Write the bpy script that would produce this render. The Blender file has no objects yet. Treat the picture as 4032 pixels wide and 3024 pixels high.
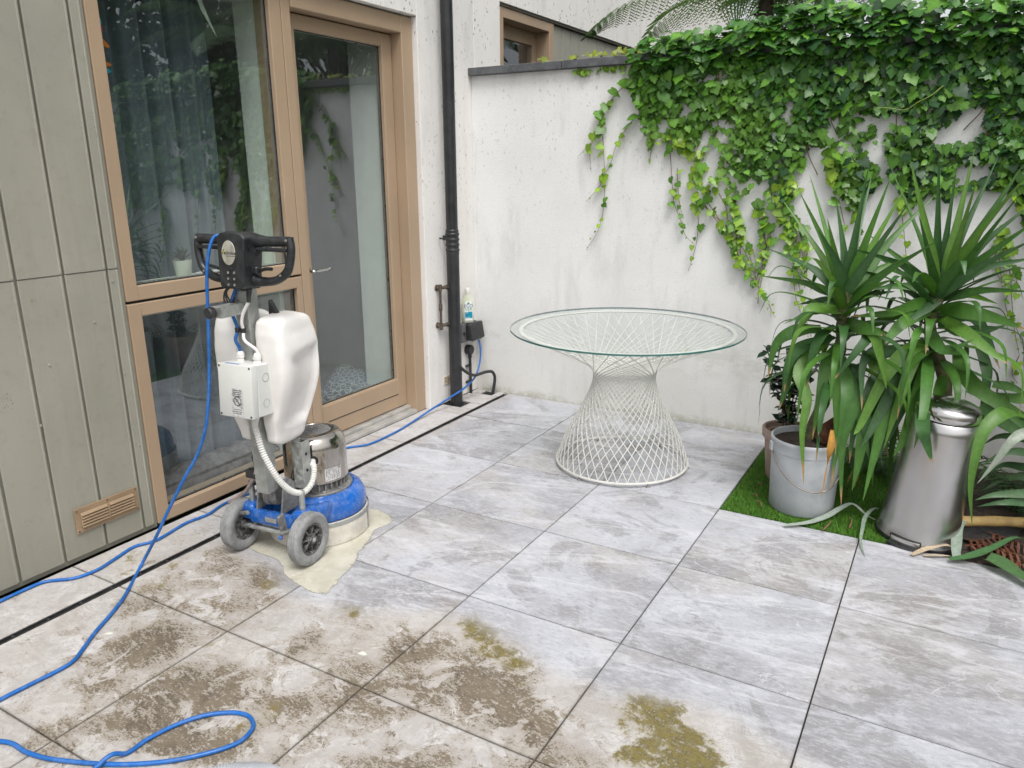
import bpy, bmesh, math, random
import numpy as np
from mathutils import Vector, Matrix, Euler, noise as mnoise

random.seed(7)
rng = np.random.default_rng(11)
SC = bpy.context.scene
COL = SC.collection
PI = math.pi
R = math.radians

# ------------------------------------------------------------------ camera
CAM = ([[0.86598, -0.131223, 0.482554], [0.500047, 0.237897, -0.832681], [-0.005531, 0.962385, 0.271631]], [2.00323, -1.49625, 1.52572], 26.8655)
cam_d = bpy.data.cameras.new('camera')
cam_d.sensor_width = 36.0
cam_d.lens = CAM[2]
cam_d.clip_start = 0.05
cam_d.clip_end = 500
cam_o = bpy.data.objects.new('camera', cam_d)
COL.objects.link(cam_o)
mw = Matrix(CAM[0]).to_4x4()
mw.translation = Vector(CAM[1])
cam_o.matrix_world = mw
SC.camera = cam_o

# ------------------------------------------------------------------ sky, sun, exposure
SUN_EL, SUN_AZ = R(60), R(135)          # azimuth measured from +Y towards +X
w = bpy.data.worlds.new('World')
SC.world = w
w.use_nodes = True
nt = w.node_tree
nt.nodes.clear()
wo = nt.nodes.new('ShaderNodeOutputWorld')
bg = nt.nodes.new('ShaderNodeBackground')
sky = nt.nodes.new('ShaderNodeTexSky')
sky.sky_type = 'NISHITA'
sky.sun_disc = False
sky.sun_elevation = SUN_EL
sky.sun_rotation = SUN_AZ
sky.air_density = 1.0
sky.dust_density = 4.0
sky.ozone_density = 1.0
hs = nt.nodes.new('ShaderNodeHueSaturation')      # overcast: nearly colourless sky
hs.inputs['Saturation'].default_value = 0.14
nt.links.new(sky.outputs[0], hs.inputs['Color'])
nt.links.new(hs.outputs[0], bg.inputs[0])
bg.inputs[1].default_value = 0.15
nt.links.new(bg.outputs[0], wo.inputs[0])
sun_d = bpy.data.lights.new('sun', 'SUN')
sun_d.energy = 1.25
sun_d.angle = R(24)
sun_d.color = (1.0, 0.97, 0.93)
sun_o = bpy.data.objects.new('sun', sun_d)
COL.objects.link(sun_o)
sdir = Vector((math.sin(SUN_AZ)*math.cos(SUN_EL), math.cos(SUN_AZ)*math.cos(SUN_EL), math.sin(SUN_EL)))
sun_o.rotation_euler = sdir.to_track_quat('Z', 'Y').to_euler()
SC.view_settings.view_transform = 'Standard'
SC.view_settings.look = 'None'
SC.view_settings.gamma = 1.0
SC.view_settings.use_curve_mapping = False
SC.view_settings.exposure = 0.51
SC.render.engine = 'CYCLES'
SC.cycles.max_bounces = 10
SC.cycles.transparent_max_bounces = 16
SC.cycles.diffuse_bounces = 4

# ------------------------------------------------------------------ mesh helpers
def srgb(r, g, b):
    f = lambda c: (c/255/12.92) if c/255 <= 0.04045 else ((c/255+0.055)/1.055)**2.4
    return (f(r), f(g), f(b))

def catmull(pts, n=8):
    pts = [Vector(p) for p in pts]
    if len(pts) < 3:
        return pts
    P = [2*pts[0]-pts[1]] + pts + [2*pts[-1]-pts[-2]]
    out = []
    for i in range(1, len(P)-2):
        p0, p1, p2, p3 = P[i-1:i+3]
        for k in range(n):
            t = k/n
            out.append(0.5*((2*p1)+(-p0+p2)*t+(2*p0-5*p1+4*p2-p3)*t*t+(-p0+3*p1-3*p2+p3)*t**3))
    out.append(P[-2])
    return out

class MB:
    def __init__(s):
        s.v = []; s.f = []; s.mi = []
    def add(s, v, f, mi=0, M=None):
        o = len(s.v)
        if M is not None:
            v = [M @ Vector(p) for p in v]
        s.v += [tuple(p) for p in v]
        s.f += [tuple(i+o for i in q) for q in f]
        s.mi += [mi]*len(f)
        return s
    def box(s, c, d, bev=0.0, rot=None, mi=0, seg=1, M=None):
        bm = bmesh.new()
        bmesh.ops.create_cube(bm, size=1.0)
        for v in bm.verts:
            v.co = Vector((v.co.x*d[0], v.co.y*d[1], v.co.z*d[2]))
        if bev > 0:
            bmesh.ops.bevel(bm, geom=bm.edges[:], offset=bev, segments=seg, affect='EDGES', profile=0.5)
        m = Matrix.Translation(Vector(c))
        if rot:
            m = m @ Euler(rot).to_matrix().to_4x4()
        if M is not None:
            m = M @ m
        bm.verts.index_update()
        s.add([m @ v.co for v in bm.verts], [[q.index for q in f.verts] for f in bm.faces], mi)
        bm.free()
        return s
    def span(s, x0, x1, y0, y1, z0, z1, bev=0.0, mi=0, seg=1):
        return s.box(((x0+x1)/2, (y0+y1)/2, (z0+z1)/2), (abs(x1-x0), abs(y1-y0), abs(z1-z0)), bev, None, mi, seg)
    def tube(s, pts, r, seg=8, cap=True, mi=0, square=False):
        pts = [Vector(p) for p in pts]
        n = len(pts)
        rr = r if isinstance(r, (list, tuple)) else [r]*n
        t0 = (pts[1]-pts[0]).normalized()
        up = Vector((0, 0, 1)) if abs(t0.z) < 0.9 else Vector((1, 0, 0))
        u = t0.cross(up).normalized()
        vv = []; ff = []
        for i, p in enumerate(pts):
            t = (pts[min(i+1, n-1)]-pts[max(i-1, 0)])
            if t.length < 1e-9: t = t0.copy()
            t.normalize()
            u = (u - t*u.dot(t))
            if u.length < 1e-6: u = t.orthogonal()
            u.normalize()
            b = t.cross(u)
            for k in range(seg):
                a = 2*PI*k/seg + (PI/4 if square else 0)
                vv.append(p + (u*math.cos(a)+b*math.sin(a))*rr[i])
        for i in range(n-1):
            for k in range(seg):
                k2 = (k+1) % seg
                ff.append((i*seg+k, i*seg+k2, (i+1)*seg+k2, (i+1)*seg+k))
        if cap:
            ff.append(tuple(reversed(range(seg))))
            ff.append(tuple(range((n-1)*seg, n*seg)))
        return s.add(vv, ff, mi)
    def lathe(s, prof, seg=32, M=None, mi=0, closed=False, a0=0, a1=2*PI):
        full = abs(a1-a0-2*PI) < 1e-6
        n = len(prof); m = seg if full else seg+1
        vv = []; ff = []
        for k in range(m):
            a = a0+(a1-a0)*k/seg
            for (r, z) in prof:
                vv.append((r*math.cos(a), r*math.sin(a), z))
        for k in range(seg):
            k2 = (k+1) % m
            for i in range(n-1 if not closed else n):
                j = (i+1) % n
                ff.append((k*n+i, k2*n+i, k2*n+j, k*n+j))
        return s.add(vv, ff, mi, M)
    def prism(s, poly, z0, z1, M=None, mi=0):
        n = len(poly)
        vv = [(x, y, z0) for x, y in poly]+[(x, y, z1) for x, y in poly]
        ff = [tuple(reversed(range(n))), tuple(range(n, 2*n))]
        ff += [(i, (i+1) % n, n+(i+1) % n, n+i) for i in range(n)]
        return s.add(vv, ff, mi, M)
    def ribbon(s, pts, wid, fold=0.25, side=None, n=6, mi=0, twist=0.0):
        """strap leaf: centre line, width(t), V fold"""
        P = catmull(pts, n)
        N = len(P); vv = []; ff = []
        for i, p in enumerate(P):
            t = (P[min(i+1, N-1)]-P[max(i-1, 0)]).normalized()
            sd = Vector(side) if side is not None else t.cross(Vector((0, 0, 1)))
            sd = sd - t*sd.dot(t)
            if sd.length < 1e-4: sd = Vector((1, 0, 0))
            sd.normalize()
            up = sd.cross(t).normalized()
            if twist:
                q = Matrix.Rotation(twist*i/N, 3, t)
                sd = q @ sd; up = q @ up
            ww = wid(i/(N-1))
            vv += [p - sd*ww/2 + up*ww*fold, p, p + sd*ww/2 + up*ww*fold]
        for i in range(N-1):
            a = i*3; b = a+3
            ff += [(a, a+1, b+1, b), (a+1, a+2, b+2, b+1)]
        return s.add(vv, ff, mi)
    def mesh(s, name, smooth=35, mats=()):
        me = bpy.data.meshes.new(name)
        me.from_pydata([tuple(p) for p in s.v], [], s.f)
        for m in mats: me.materials.append(m)
        if len(mats) > 1:
            me.polygons.foreach_set('material_index', s.mi)
        if smooth:
            me.polygons.foreach_set('use_smooth', [True]*len(me.polygons))
            if smooth < 180: me.set_sharp_from_angle(angle=R(smooth))
        me.update()
        return me

def link(name, me, parent=None):
    o = bpy.data.objects.new(name, me)
    COL.objects.link(o)
    if parent is not None: o.parent = parent
    return o
def obj(name, mb, mat, parent=None, smooth=35, world=False):
    mats = mat if isinstance(mat, (list, tuple)) else (mat,)
    if world and parent is not None:
        Mi = full_matrix(parent).inverted()
        mb.v = [tuple(Mi @ Vector(p)) for p in mb.v]
    return link(name, mb.mesh(name, smooth, mats), parent)
def full_matrix(o):
    m = o.matrix_basis.copy()
    while o.parent is not None:
        o = o.parent; m = o.matrix_basis @ m
    return m
def tag(o, label, cat, group=None):
    o['label'] = label; o['category'] = cat
    if group: o['group'] = group
    return o
def thing(name, label, cat, loc=(0, 0, 0), rz=0, group=None):
    o = bpy.data.objects.new(name, None)
    COL.objects.link(o)
    o.empty_display_size = 0.05
    o.location = loc; o.rotation_euler = (0, 0, rz)
    return tag(o, label, cat, group)
def struct(o):
    o['kind'] = 'structure'; return o
def stuff(o):
    o['kind'] = 'stuff'; return o
def axisM(p, d):
    """matrix with local z along d, origin p"""
    m = Vector(d).to_track_quat('Z', 'Y').to_matrix().to_4x4()
    m.translation = Vector(p); return m
def text_mesh(s, size, name, extr=0.0004, align='CENTER'):
    cu = bpy.data.curves.new(name, 'FONT')
    cu.body = s; cu.size = size; cu.extrude = extr; cu.align_x = align; cu.align_y = 'CENTER'
    cu.resolution_u = 3
    o = bpy.data.objects.new(name, cu)
    COL.objects.link(o)
    me = bpy.data.meshes.new_from_object(o)
    bpy.data.objects.remove(o)
    bpy.data.curves.remove(cu)
    return me

# ------------------------------------------------------------------ material helpers
class NT:
    def __init__(s, name):
        s.m = bpy.data.materials.new(name)
        s.m.use_nodes = True
        s.t = s.m.node_tree
        s.b = s.t.nodes['Principled BSDF']
        s.out = s.t.nodes['Material Output']
    def n(s, typ, **kw):
        q = s.t.nodes.new(typ)
        for k, v in kw.items():
            if k == 'i':
                for kk, vv in v.items(): s.set(q.inputs[kk], vv)
            else: setattr(q, k, v)
        return q
    def set(s, sock, v):
        if isinstance(v, bpy.types.NodeSocket): s.t.links.new(v, sock)
        elif isinstance(v, tuple) and len(v) == 3 and sock.type == 'RGBA': sock.default_value = (*v, 1)
        else: sock.default_value = v
    def math(s, op, a, b=None, c=None, clamp=False):
        q = s.n('ShaderNodeMath', operation=op, use_clamp=clamp)
        s.set(q.inputs[0], a)
        if b is not None: s.set(q.inputs[1], b)
        if c is not None: s.set(q.inputs[2], c)
        return q.outputs[0]
    def mapr(s, v, a, b, c=0.0, d=1.0, smooth=True):
        q = s.n('ShaderNodeMapRange', interpolation_type='SMOOTHSTEP' if smooth else 'LINEAR')
        for i, x in enumerate((v, a, b, c, d)): s.set(q.inputs[i], x)
        return q.outputs[0]
    def mix(s, f, a, b, mode='MIX'):
        q = s.n('ShaderNodeMix', data_type='RGBA', blend_type=mode)
        s.set(q.inputs[0], f); s.set(q.inputs[6], a); s.set(q.inputs[7], b)
        return q.outputs[2]
    def noise(s, vec, scale, detail=4, rough=0.55, dist=0.0, col=False):
        q = s.n('ShaderNodeTexNoise', i={'Scale': scale, 'Detail': detail, 'Roughness': rough, 'Distortion': dist})
        if vec is not None: s.set(q.inputs['Vector'], vec)
        return q.outputs['Color' if col else 'Fac']
    def vor(s, vec, scale, feature='F1', out='Distance', rnd=1.0):
        q = s.n('ShaderNodeTexVoronoi', feature=feature, i={'Scale': scale, 'Randomness': rnd})
        if vec is not None: s.set(q.inputs['Vector'], vec)
        return q.outputs[out]
    def pos(s): return s.n('ShaderNodeNewGeometry').outputs['Position']
    def objc(s): return s.n('ShaderNodeTexCoord').outputs['Object']
    def vmath(s, op, a, b=None):
        q = s.n('ShaderNodeVectorMath', operation=op)
        s.set(q.inputs[0], a)
        if b is not None: s.set(q.inputs[1], b)
        return q.outputs['Value' if op in ('DISTANCE', 'LENGTH', 'DOT_PRODUCT') else 'Vector']
    def scl(s, v, k):
        return s.vmath('MULTIPLY', v, k)
    def xyz(s, v):
        q = s.n('ShaderNodeSeparateXYZ'); s.set(q.inputs[0], v); return q.outputs
    def rand(s): return s.n('ShaderNodeObjectInfo').outputs['Random']
    def bump(s, h, strength=0.3, dist=0.01):
        q = s.n('ShaderNodeBump', i={'Strength': strength, 'Distance': dist, 'Height': h})
        s.set(s.b.inputs['Normal'], q.outputs[0]); return q
    def done(s, color=None, rough=None, metal=None, **kw):
        if color is not None: s.set(s.b.inputs['Base Color'], color)
        if rough is not None: s.set(s.b.inputs['Roughness'], rough)
        if metal is not None: s.set(s.b.inputs['Metallic'], metal)
        for k, v in kw.items(): s.set(s.b.inputs[k.replace('_', ' ')], v)
        return s.m

def plain(name, col, rough=0.5, metal=0.0, var=0.15, scale=12, dust=0.0, dustcol=(0.45, 0.43, 0.40), bump=0.0, bscale=200, coord='obj', **kw):
    """paint/plastic/metal with patchy tone, optional dust"""
    m = NT(name)
    v = m.objc() if coord == 'obj' else m.pos()
    n1 = m.noise(v, scale, 5)
    c = m.mix(m.mapr(n1, 0.3, 0.7), tuple(x*(1-var) for x in col), tuple(min(1, x*(1+var)) for x in col))
    rr = m.mapr(m.noise(v, scale*2.3, 4), 0.3, 0.7, max(0.02, rough-0.1), min(1, rough+0.12))
    if dust:
        d = m.math('MULTIPLY', m.mapr(m.noise(v, scale*3.1, 7, 0.7), 0.42, 0.66), dust)
        sp = m.math('MULTIPLY', m.mapr(m.noise(v, scale*14, 3, 0.6), 0.62, 0.68), min(1, dust*1.2))
        d = m.math('MAXIMUM', d, sp)
        c = m.mix(d, c, dustcol)
        rr = m.mix(d, rr, (0.9, 0.9, 0.9))
        if metal: m.set(m.b.inputs['Metallic'], m.math('MULTIPLY', m.math('SUBTRACT', 1.0, d), metal)); metal = None
    if bump: m.bump(m.noise(v, bscale, 3), bump, 0.002)
    return m.done(c, rr, metal, **kw)

# ------------------------------------------------------------------ materials of the setting
def mat_tile():
    m = NT('stone_tile')
    P = m.pos()
    rnd = m.rand()
    off = m.n('ShaderNodeCombineXYZ', i={0: m.math('MULTIPLY', rnd, 37.0), 1: m.math('MULTIPLY', rnd, 91.0), 2: m.math('MULTIPLY', rnd, 53.0)}).outputs[0]
    Q = m.vmath('ADD', P, off)
    mp = m.n('ShaderNodeMapping', i={'Rotation': (0, 0, R(-38)), 'Scale': (1.0, 2.6, 1.0)}); m.set(mp.inputs[0], Q)
    A = mp.outputs[0]
    big = m.noise(Q, 1.5, 6, 0.60, 0.8)
    mid = m.noise(A, 6.0, 8, 0.66, 0.5)
    fine = m.noise(A, 34.0, 7, 0.72, 0.4)
    grain = m.noise(Q, 240.0, 3, 0.6)
    tone = m.math('MULTIPLY', m.math('SUBTRACT', m.math('FRACT', m.math('MULTIPLY', rnd, 7.31)), 0.5), 0.16)
    c = m.mix(m.mapr(m.math('ADD', big, tone), 0.36, 0.64), (0.315, 0.316, 0.338), (0.455, 0.462, 0.500))
    c = m.mix(m.math('MULTIPLY', m.mapr(mid, 0.46, 0.64), 0.26), c, (0.55, 0.56, 0.62))
    patch = m.noise(Q, 1.9, 11, 0.70, 1.0)
    c = m.mix(m.math('MULTIPLY', m.mapr(patch, 0.515, 0.56), 0.60), c, (0.235, 0.228, 0.232))
    lite = m.noise(A, 2.6, 11, 0.72, 0.9)
    c = m.mix(m.math('MULTIPLY', m.mapr(lite, 0.52, 0.60), 0.34), c, (0.57, 0.58, 0.64))
    c = m.mix(m.math('MULTIPLY', m.mapr(fine, 0.50, 0.62), 0.34), c, (0.58, 0.59, 0.625))
    c = m.mix(m.math('MULTIPLY', m.mapr(fine, 0.46, 0.36), 0.40), c, (0.20, 0.20, 0.205))
    warm = m.mapr(m.noise(Q, 1.3, 4, 0.6, 0.6), 0.46, 0.62, 0.0, 0.85)
    c = m.mix(warm, c, m.mix(1.0, c, (1.0, 0.955, 0.895), 'MULTIPLY'))
    # broad chalky bands crossing some tiles
    vb = m.math('ABSOLUTE', m.math('SUBTRACT', m.noise(m.vmath('MULTIPLY', A, (0.55, 1.0, 1.0)), 1.25, 4, 0.55, 0.7), 0.5))
    c = m.mix(m.math('MULTIPLY', m.mapr(vb, 0.030, 0.006), m.mapr(m.noise(A, 18, 6, 0.7), 0.34, 0.60, 0.08, 0.46)), c, (0.63, 0.635, 0.665))
    # pale veins
    vn = m.math('ABSOLUTE', m.math('SUBTRACT', m.noise(A, 1.5, 6, 0.6, 1.4), 0.5))
    vein = m.math('MULTIPLY', m.mapr(vn, 0.010, 0.0), m.mapr(m.noise(Q, 2.0, 3), 0.42, 0.60))
    c = m.mix(m.math('MULTIPLY', vein, 0.50), c, (0.66, 0.67, 0.70))
    vn2 = m.math('ABSOLUTE', m.math('SUBTRACT', m.noise(Q, 5.5, 7, 0.6, 2.0), 0.5))
    c = m.mix(m.math('MULTIPLY', m.mapr(vn2, 0.010, 0.0), 0.22), c, (0.62, 0.63, 0.66))
    # hairline dark cracks of the stone print
    ck = m.vor(m.vmath('ADD', A, m.scl(m.noise(Q, 9, 4, 0.6, 0, True), (0.35, 0.35, 0.35))), 6.5, 'DISTANCE_TO_EDGE')
    crack = m.math('MULTIPLY', m.mapr(ck, 0.012, 0.002), m.mapr(m.noise(Q, 3.3, 3), 0.52, 0.66))
    c = m.mix(m.math('MULTIPLY', crack, 0.55), c, (0.17, 0.165, 0.165))
    c = m.mix(m.mapr(grain, 0.30, 0.72, 0.0, 0.16, False), c, (0.16, 0.16, 0.17), 'MULTIPLY')
    # ---- dirt of the part not yet ground down
    D = m.vmath('ADD', P, m.scl(m.vmath('SUBTRACT', m.noise(P, 5.0, 7, 0.65, 0.0, True), (0.5, 0.5, 0.5)), (0.20, 0.20, 0.0)))
    D2 = m.vmath('ADD', P, m.scl(m.vmath('SUBTRACT', m.noise(P, 9.0, 6, 0.65, 0.0, True), (0.5, 0.5, 0.5)), (0.10, 0.10, 0.0)))
    xs = m.xyz(D2)
    BND = [(-0.60, .52), (-.38, .47), (-.2, .44), (0, .31), (.13, .33), (.233, .344), (.40, .403), (.57, .482), (.688, .514), (.866, .47), (1.02, .41), (1.147, .387), (1.27, .393), (1.388, .435), (1.492, .47), (1.63, .456), (1.77, .40), (1.9, .36), (2.1, .30), (3.2, .2)]
    rp = m.n('ShaderNodeValToRGB'); cr = rp.color_ramp
    for i, (x, y) in enumerate(BND):
        f = (x+1.0)/4.5; v = (y+0.5)/1.5
        e = cr.elements[i] if i < 2 else cr.elements.new(f)
        e.position = f; e.color = (v, v, v, 1)
    m.set(rp.inputs[0], m.math('DIVIDE', m.math('ADD', xs[0], 1.0), 4.5))
    bval = m.math('SUBTRACT', m.math('MULTIPLY', rp.outputs[0], 1.5), 0.5)
    zone = m.mapr(m.math('SUBTRACT', bval, xs[1]), -0.03, 0.10)
    px = m.xyz(P)
    strip = m.math('MULTIPLY', m.mapr(px[0], -0.60, -0.615), 0.75)
    edge = m.math('MULTIPLY', m.mapr(xs[0], -0.50, -0.60), 0.55)      # unreached rim along the drain
    zone = m.math('MAXIMUM', zone, m.math('MAXIMUM', strip, edge))
    def blobs(L, vec):
        acc = None
        for (x, y, r, k) in L:
            d = m.vmath('DISTANCE', m.vmath('MULTIPLY', vec, (1, 1, 0)), (x, y, 0.0))
            v = m.mapr(d, r*1.25, r*0.45, 0.0, k)
            acc = v if acc is None else m.math('MAXIMUM', acc, v)
        return acc
    brown = blobs([(-.173, -.164, .15, .9), (-.161, -.368, .10, .55), (.10, -.28, .12, .6), (.24, -.24, .15, .8), (.12, -.415, .13, .8), (.28, -.42, .12, .8), (-.172, .344, .15, .85), (-.093, .16, .11, .5), (.278, .046, .11, .6), (.625, .243, .12, .9), (.912, .215, .19, 1.0), (1.093, .127, .13, .9), (.789, .095, .12, .8), (.837, -.125, .06, .6), (.446, -.195, .11, .7), (.448, -.366, .12, .7), (-.35, .30, .10, .5), (-.42, -.02, .12, .4), (.02, -.55, .12, .6), (1.30, .02, .13, .45), (.50, .05, .12, .5), (-.52, -.30, .1, .35), (-.05, .02, .09, .4), (.66, -.02, .11, .5), (.9, -.35, .2, .6), (1.3, -.3, .2, .5), (0.5, -0.8, .3, .6)], D)
    olive = blobs([(.269, .329, .075, .8), (.70, .455, .07, .9), (.762, .427, .085, 1.0), (.86, .39, .08, .9), (1.40, .33, .11, 1.0), (1.50, .27, .11, 1.0), (1.549, .20, .12, 1.0), (1.48, .14, .10, .8), (.97, .36, .06, .6), (1.33, .30, .05, .6), (-.75, .144, .12, .45), (-.60, .26, .10, .45), (-.5, .08, .09, .35), (-.12, .30, .05, .5), (1.7, .05, .16, .6), (.44, -.27, .08, .45), (.05, -.1, .06, .3), (.916, .351, .07, .6), (-.56, 1.2, .05, .5), (-.58, 1.85, .06, .5), (-.60, .75, .05, .4), (1.0, .27, .06, .4)], D)
    s1 = m.noise(m.vmath('MULTIPLY', A, (1, 0.6, 1)), 40.0, 7, 0.75, 0.6)
    s2 = m.noise(P, 130.0, 5, 0.7, 0.2)
    s3 = m.noise(P, 9.0, 7, 0.68, 0.6)
    s4 = m.noise(P, 2.6, 6, 0.62, 0.8)
    beige = m.mix(m.mapr(s3, 0.35, 0.65), (0.375, 0.34, 0.30), (0.545, 0.52, 0.495))
    cd = m.mix(0.66, c, beige)
    hl = m.math('ABSOLUTE', m.math('SUBTRACT', m.noise(P, 15.0, 7, 0.68, 1.2), 0.5))
    crk = m.math('MULTIPLY', m.mapr(hl, 0.016, 0.003), m.mapr(s3, 0.38, 0.58, 0.15, 1.0))
    cd = m.mix(m.math('MULTIPLY', crk, 0.60), cd, (0.14, 0.115, 0.09))
    bt = m.math('ADD', m.math('MULTIPLY', s1, 0.60), m.math('MULTIPLY', s2, 0.40))
    # patchy soiling: hand placed patches broken up by fractal noise
    bf = m.math('ADD', m.math('MULTIPLY', brown, 0.62), m.math('ADD', m.mapr(s3, 0.25, 0.75, -0.46, 0.46, False), m.mapr(s4, 0.25, 0.75, -0.34, 0.34, False)))
    isl = m.mapr(m.noise(P, 7.5, 8, 0.72, 0.9), 0.53, 0.58, 0.0, 0.42)      # paler islands where the film has flaked
    bf = m.math('ADD', bf, m.math('SUBTRACT', 0.42, isl))
    bf = m.math('SUBTRACT', bf, m.math('MAXIMUM', m.mapr(px[0], 1.15, 1.45, 0, 0.30), m.mapr(px[0], -0.45, -0.62, 0, 0.22)))
    thr = m.math('SUBTRACT', 0.695, m.math('MULTIPLY', m.mapr(bf, 0.0, 1.0, 0.0, 1.0, False), 0.28))
    bm_ = m.mapr(m.math('SUBTRACT', bt, thr), -0.02, 0.07)
    haze_d = m.math('MULTIPLY', m.mapr(bf, 0.22, 0.72), 0.60)
    cd = m.mix(haze_d, cd, m.mix(m.mapr(s2, 0.4, 0.6), (0.275, 0.232, 0.172), (0.185, 0.150, 0.105)))
    cd = m.mix(m.math('MULTIPLY', bm_, 0.85), cd, m.mix(m.mapr(s3, 0.4, 0.6), (0.070, 0.053, 0.034), (0.140, 0.108, 0.070)))
    of = m.math('ADD', olive, m.math('ADD', m.mapr(s3, 0.25, 0.75, -0.50, 0.50, False), m.mapr(m.noise(P, 22, 6, 0.7, 0.5), 0.25, 0.75, -0.45, 0.45, False)))
    of = m.math('MULTIPLY', m.mapr(of, 0.12, 1.05), m.mapr(olive, 0.02, 0.25))
    tho = m.math('SUBTRACT', 0.66, m.math('MULTIPLY', of, 0.26))
    om = m.mapr(m.math('SUBTRACT', bt, tho), -0.05, 0.10)
    cd = m.mix(m.math('MULTIPLY', of, 0.50), cd, (0.235, 0.195, 0.070))
    cd = m.mix(m.math('MULTIPLY', om, m.math('MULTIPLY', of, 0.9)), cd, m.mix(m.mapr(s1, 0.4, 0.6), (0.070, 0.054, 0.010), (0.165, 0.132, 0.028)))
    # lichen spots
    lv = m.n('ShaderNodeTexVoronoi', i={'Scale': 6.0}); m.set(lv.inputs['Vector'], D2)
    ls = m.math('MULTIPLY', m.mapr(lv.outputs['Distance'], m.math('MULTIPLY', m.xyz(lv.outputs['Color'])[1], 0.13), 0.0, 0.0, 3.0), m.math('GREATER_THAN', m.xyz(lv.outputs['Color'])[0], 0.66))
    cd = m.mix(m.math('MULTIPLY', ls, 0.6), cd, (0.62, 0.62, 0.56))
    c = m.mix(zone, c, cd)
    # grime worked into the tile edges
    gen = m.xyz(m.n('ShaderNodeTexCoord').outputs['Generated'])
    ex = m.math('MINIMUM', gen[0], m.math('SUBTRACT', 1.0, gen[0])); ey = m.math('MINIMUM', gen[1], m.math('SUBTRACT', 1.0, gen[1]))
    ed = m.math('MINIMUM', ex, ey)
    eg = m.math('MULTIPLY', m.mapr(m.math('SUBTRACT', ed, m.math('MULTIPLY', m.noise(P, 24, 5, 0.7), 0.030)), -0.002, -0.018), m.mix(zone, (0.16, 0.16, 0.16), (0.50, 0.50, 0.50)))
    c = m.mix(eg, c, (0.115, 0.10, 0.075))
    hgt = m.math('ADD', m.math('MULTIPLY', fine, 0.5), m.math('MULTIPLY', grain, 0.3))
    m.bump(hgt, 0.22, 0.004)
    rough = m.mapr(mid, 0.3, 0.7, 0.42, 0.66)
    rough = m.mix(zone, rough, (0.8, 0.8, 0.8))
    return m.done(c, rough, 0.0, Specular_IOR_Level=0.4)

def mat_render(name, col, specks=0.5, algae=False, zs=(0.9, 2.6)):
    m = NT(name)
    P = m.pos()
    z = m.xyz(P)[2]
    n1 = m.noise(P, 2.4, 5)
    c = m.mix(m.mapr(n1, 0.3, 0.7), tuple(x*0.93 for x in col), col)
    st = m.scl(P, (1.0, 1.0, 0.22))
    run = m.math('MULTIPLY', m.mapr(m.noise(st, 9.0, 5, 0.6), 0.50, 0.72), 0.26)
    c = m.mix(run, c, (0.42, 0.42, 0.40))
    fine = m.noise(P, 70.0, 4, 0.7)
    c = m.mix(m.math('MULTIPLY', m.mapr(fine, 0.52, 0.70), 0.22), c, (0.50, 0.50, 0.48))
    # black lichen specks, a little taller than wide, clustered
    S = m.vmath('ADD', m.scl(P, (1.0, 1.0, 0.55)), m.scl(m.noise(P, 60, 3, 0.6, 0, True), (0.028, 0.028, 0.028)))
    vd = m.vor(S, 40.0)
    clus = m.mapr(m.noise(P, 4.0, 5, 0.65), 0.36, 0.56)
    up = m.mapr(z, zs[0], zs[1], 0.18, 1.0, False)
    sp = m.math('MULTIPLY', m.mapr(vd, 0.27, 0.17), m.math('MULTIPLY', m.math('GREATER_THAN', m.noise(P, 19.0, 3, 0.6), 0.49), m.math('MULTIPLY', clus, up)))
    c = m.mix(m.math('MULTIPLY', sp, specks), c, (0.06, 0.055, 0.05))
    if algae:
        g = m.math('MULTIPLY', m.mapr(m.math('ADD', z, m.math('MULTIPLY', m.noise(P, 6.0, 6, 0.65), -0.16)), -0.02, -0.09), m.mapr(m.noise(P, 22, 5, 0.7), 0.30, 0.56))
        c = m.mix(m.math('MULTIPLY', g, 0.6), c, (0.22, 0.23, 0.13))
        gb = m.math('MULTIPLY', m.mapr(m.math('ABSOLUTE', m.math('SUBTRACT', z, 0.40)), 0.16, 0.02), m.mapr(m.noise(m.scl(P, (1, 1, 2.5)), 5.0, 6, 0.7), 0.50, 0.64))
        c = m.mix(m.math('MULTIPLY', gb, 0.30), c, (0.40, 0.42, 0.34))
        gl = m.mapr(m.math('ADD', z, m.math('MULTIPLY', m.noise(P, 3.0, 5), -0.7)), 0.40, -0.30, 0.0, 0.30)
        c = m.mix(gl, c, (0.50, 0.47, 0.40))
    m.bump(m.noise(P, 160.0, 4, 0.65), 0.5, 0.006)
    return m.done(c, 0.9)

M_TILE = mat_tile()
M_GROUT = plain('joint_bed', (0.055, 0.05, 0.045), 0.95, coord='pos', scale=30)
M_RENDER = mat_render('white_render', (0.76, 0.74, 0.71), 0.85)
M_RENDER2 = mat_render('white_render_neighbour', (0.80, 0.78, 0.75), 0.85)
M_WALL = mat_render('boundary_render', (0.80, 0.80, 0.79), 0.45, True)
M_COPING = plain('coping_slate', (0.085, 0.09, 0.098), 0.7, var=0.3, scale=14, dust=0.25, dustcol=(0.2, 0.2, 0.18), coord='pos', bump=0.3)
M_BROWN = plain('brown_paint', srgb(162, 140, 116), 0.42, var=0.05, scale=3, dust=0.10, dustcol=(0.33, 0.26, 0.19), coord='pos', bump=0.08, bscale=350)
M_GASKET = plain('black_gasket', (0.012, 0.012, 0.013), 0.6)
M_SPACER = plain('steel_spacer', (0.55, 0.56, 0.57), 0.35, 0.8)
M_ALU = plain('aluminium_sill', (0.50, 0.49, 0.47), 0.45, 0.6, dust=0.4, coord='pos')
M_SOIL = plain('soil', (0.030, 0.020, 0.014), 0.95, var=0.5, scale=40, coord='pos', bump=1.0, bscale=70)
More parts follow.
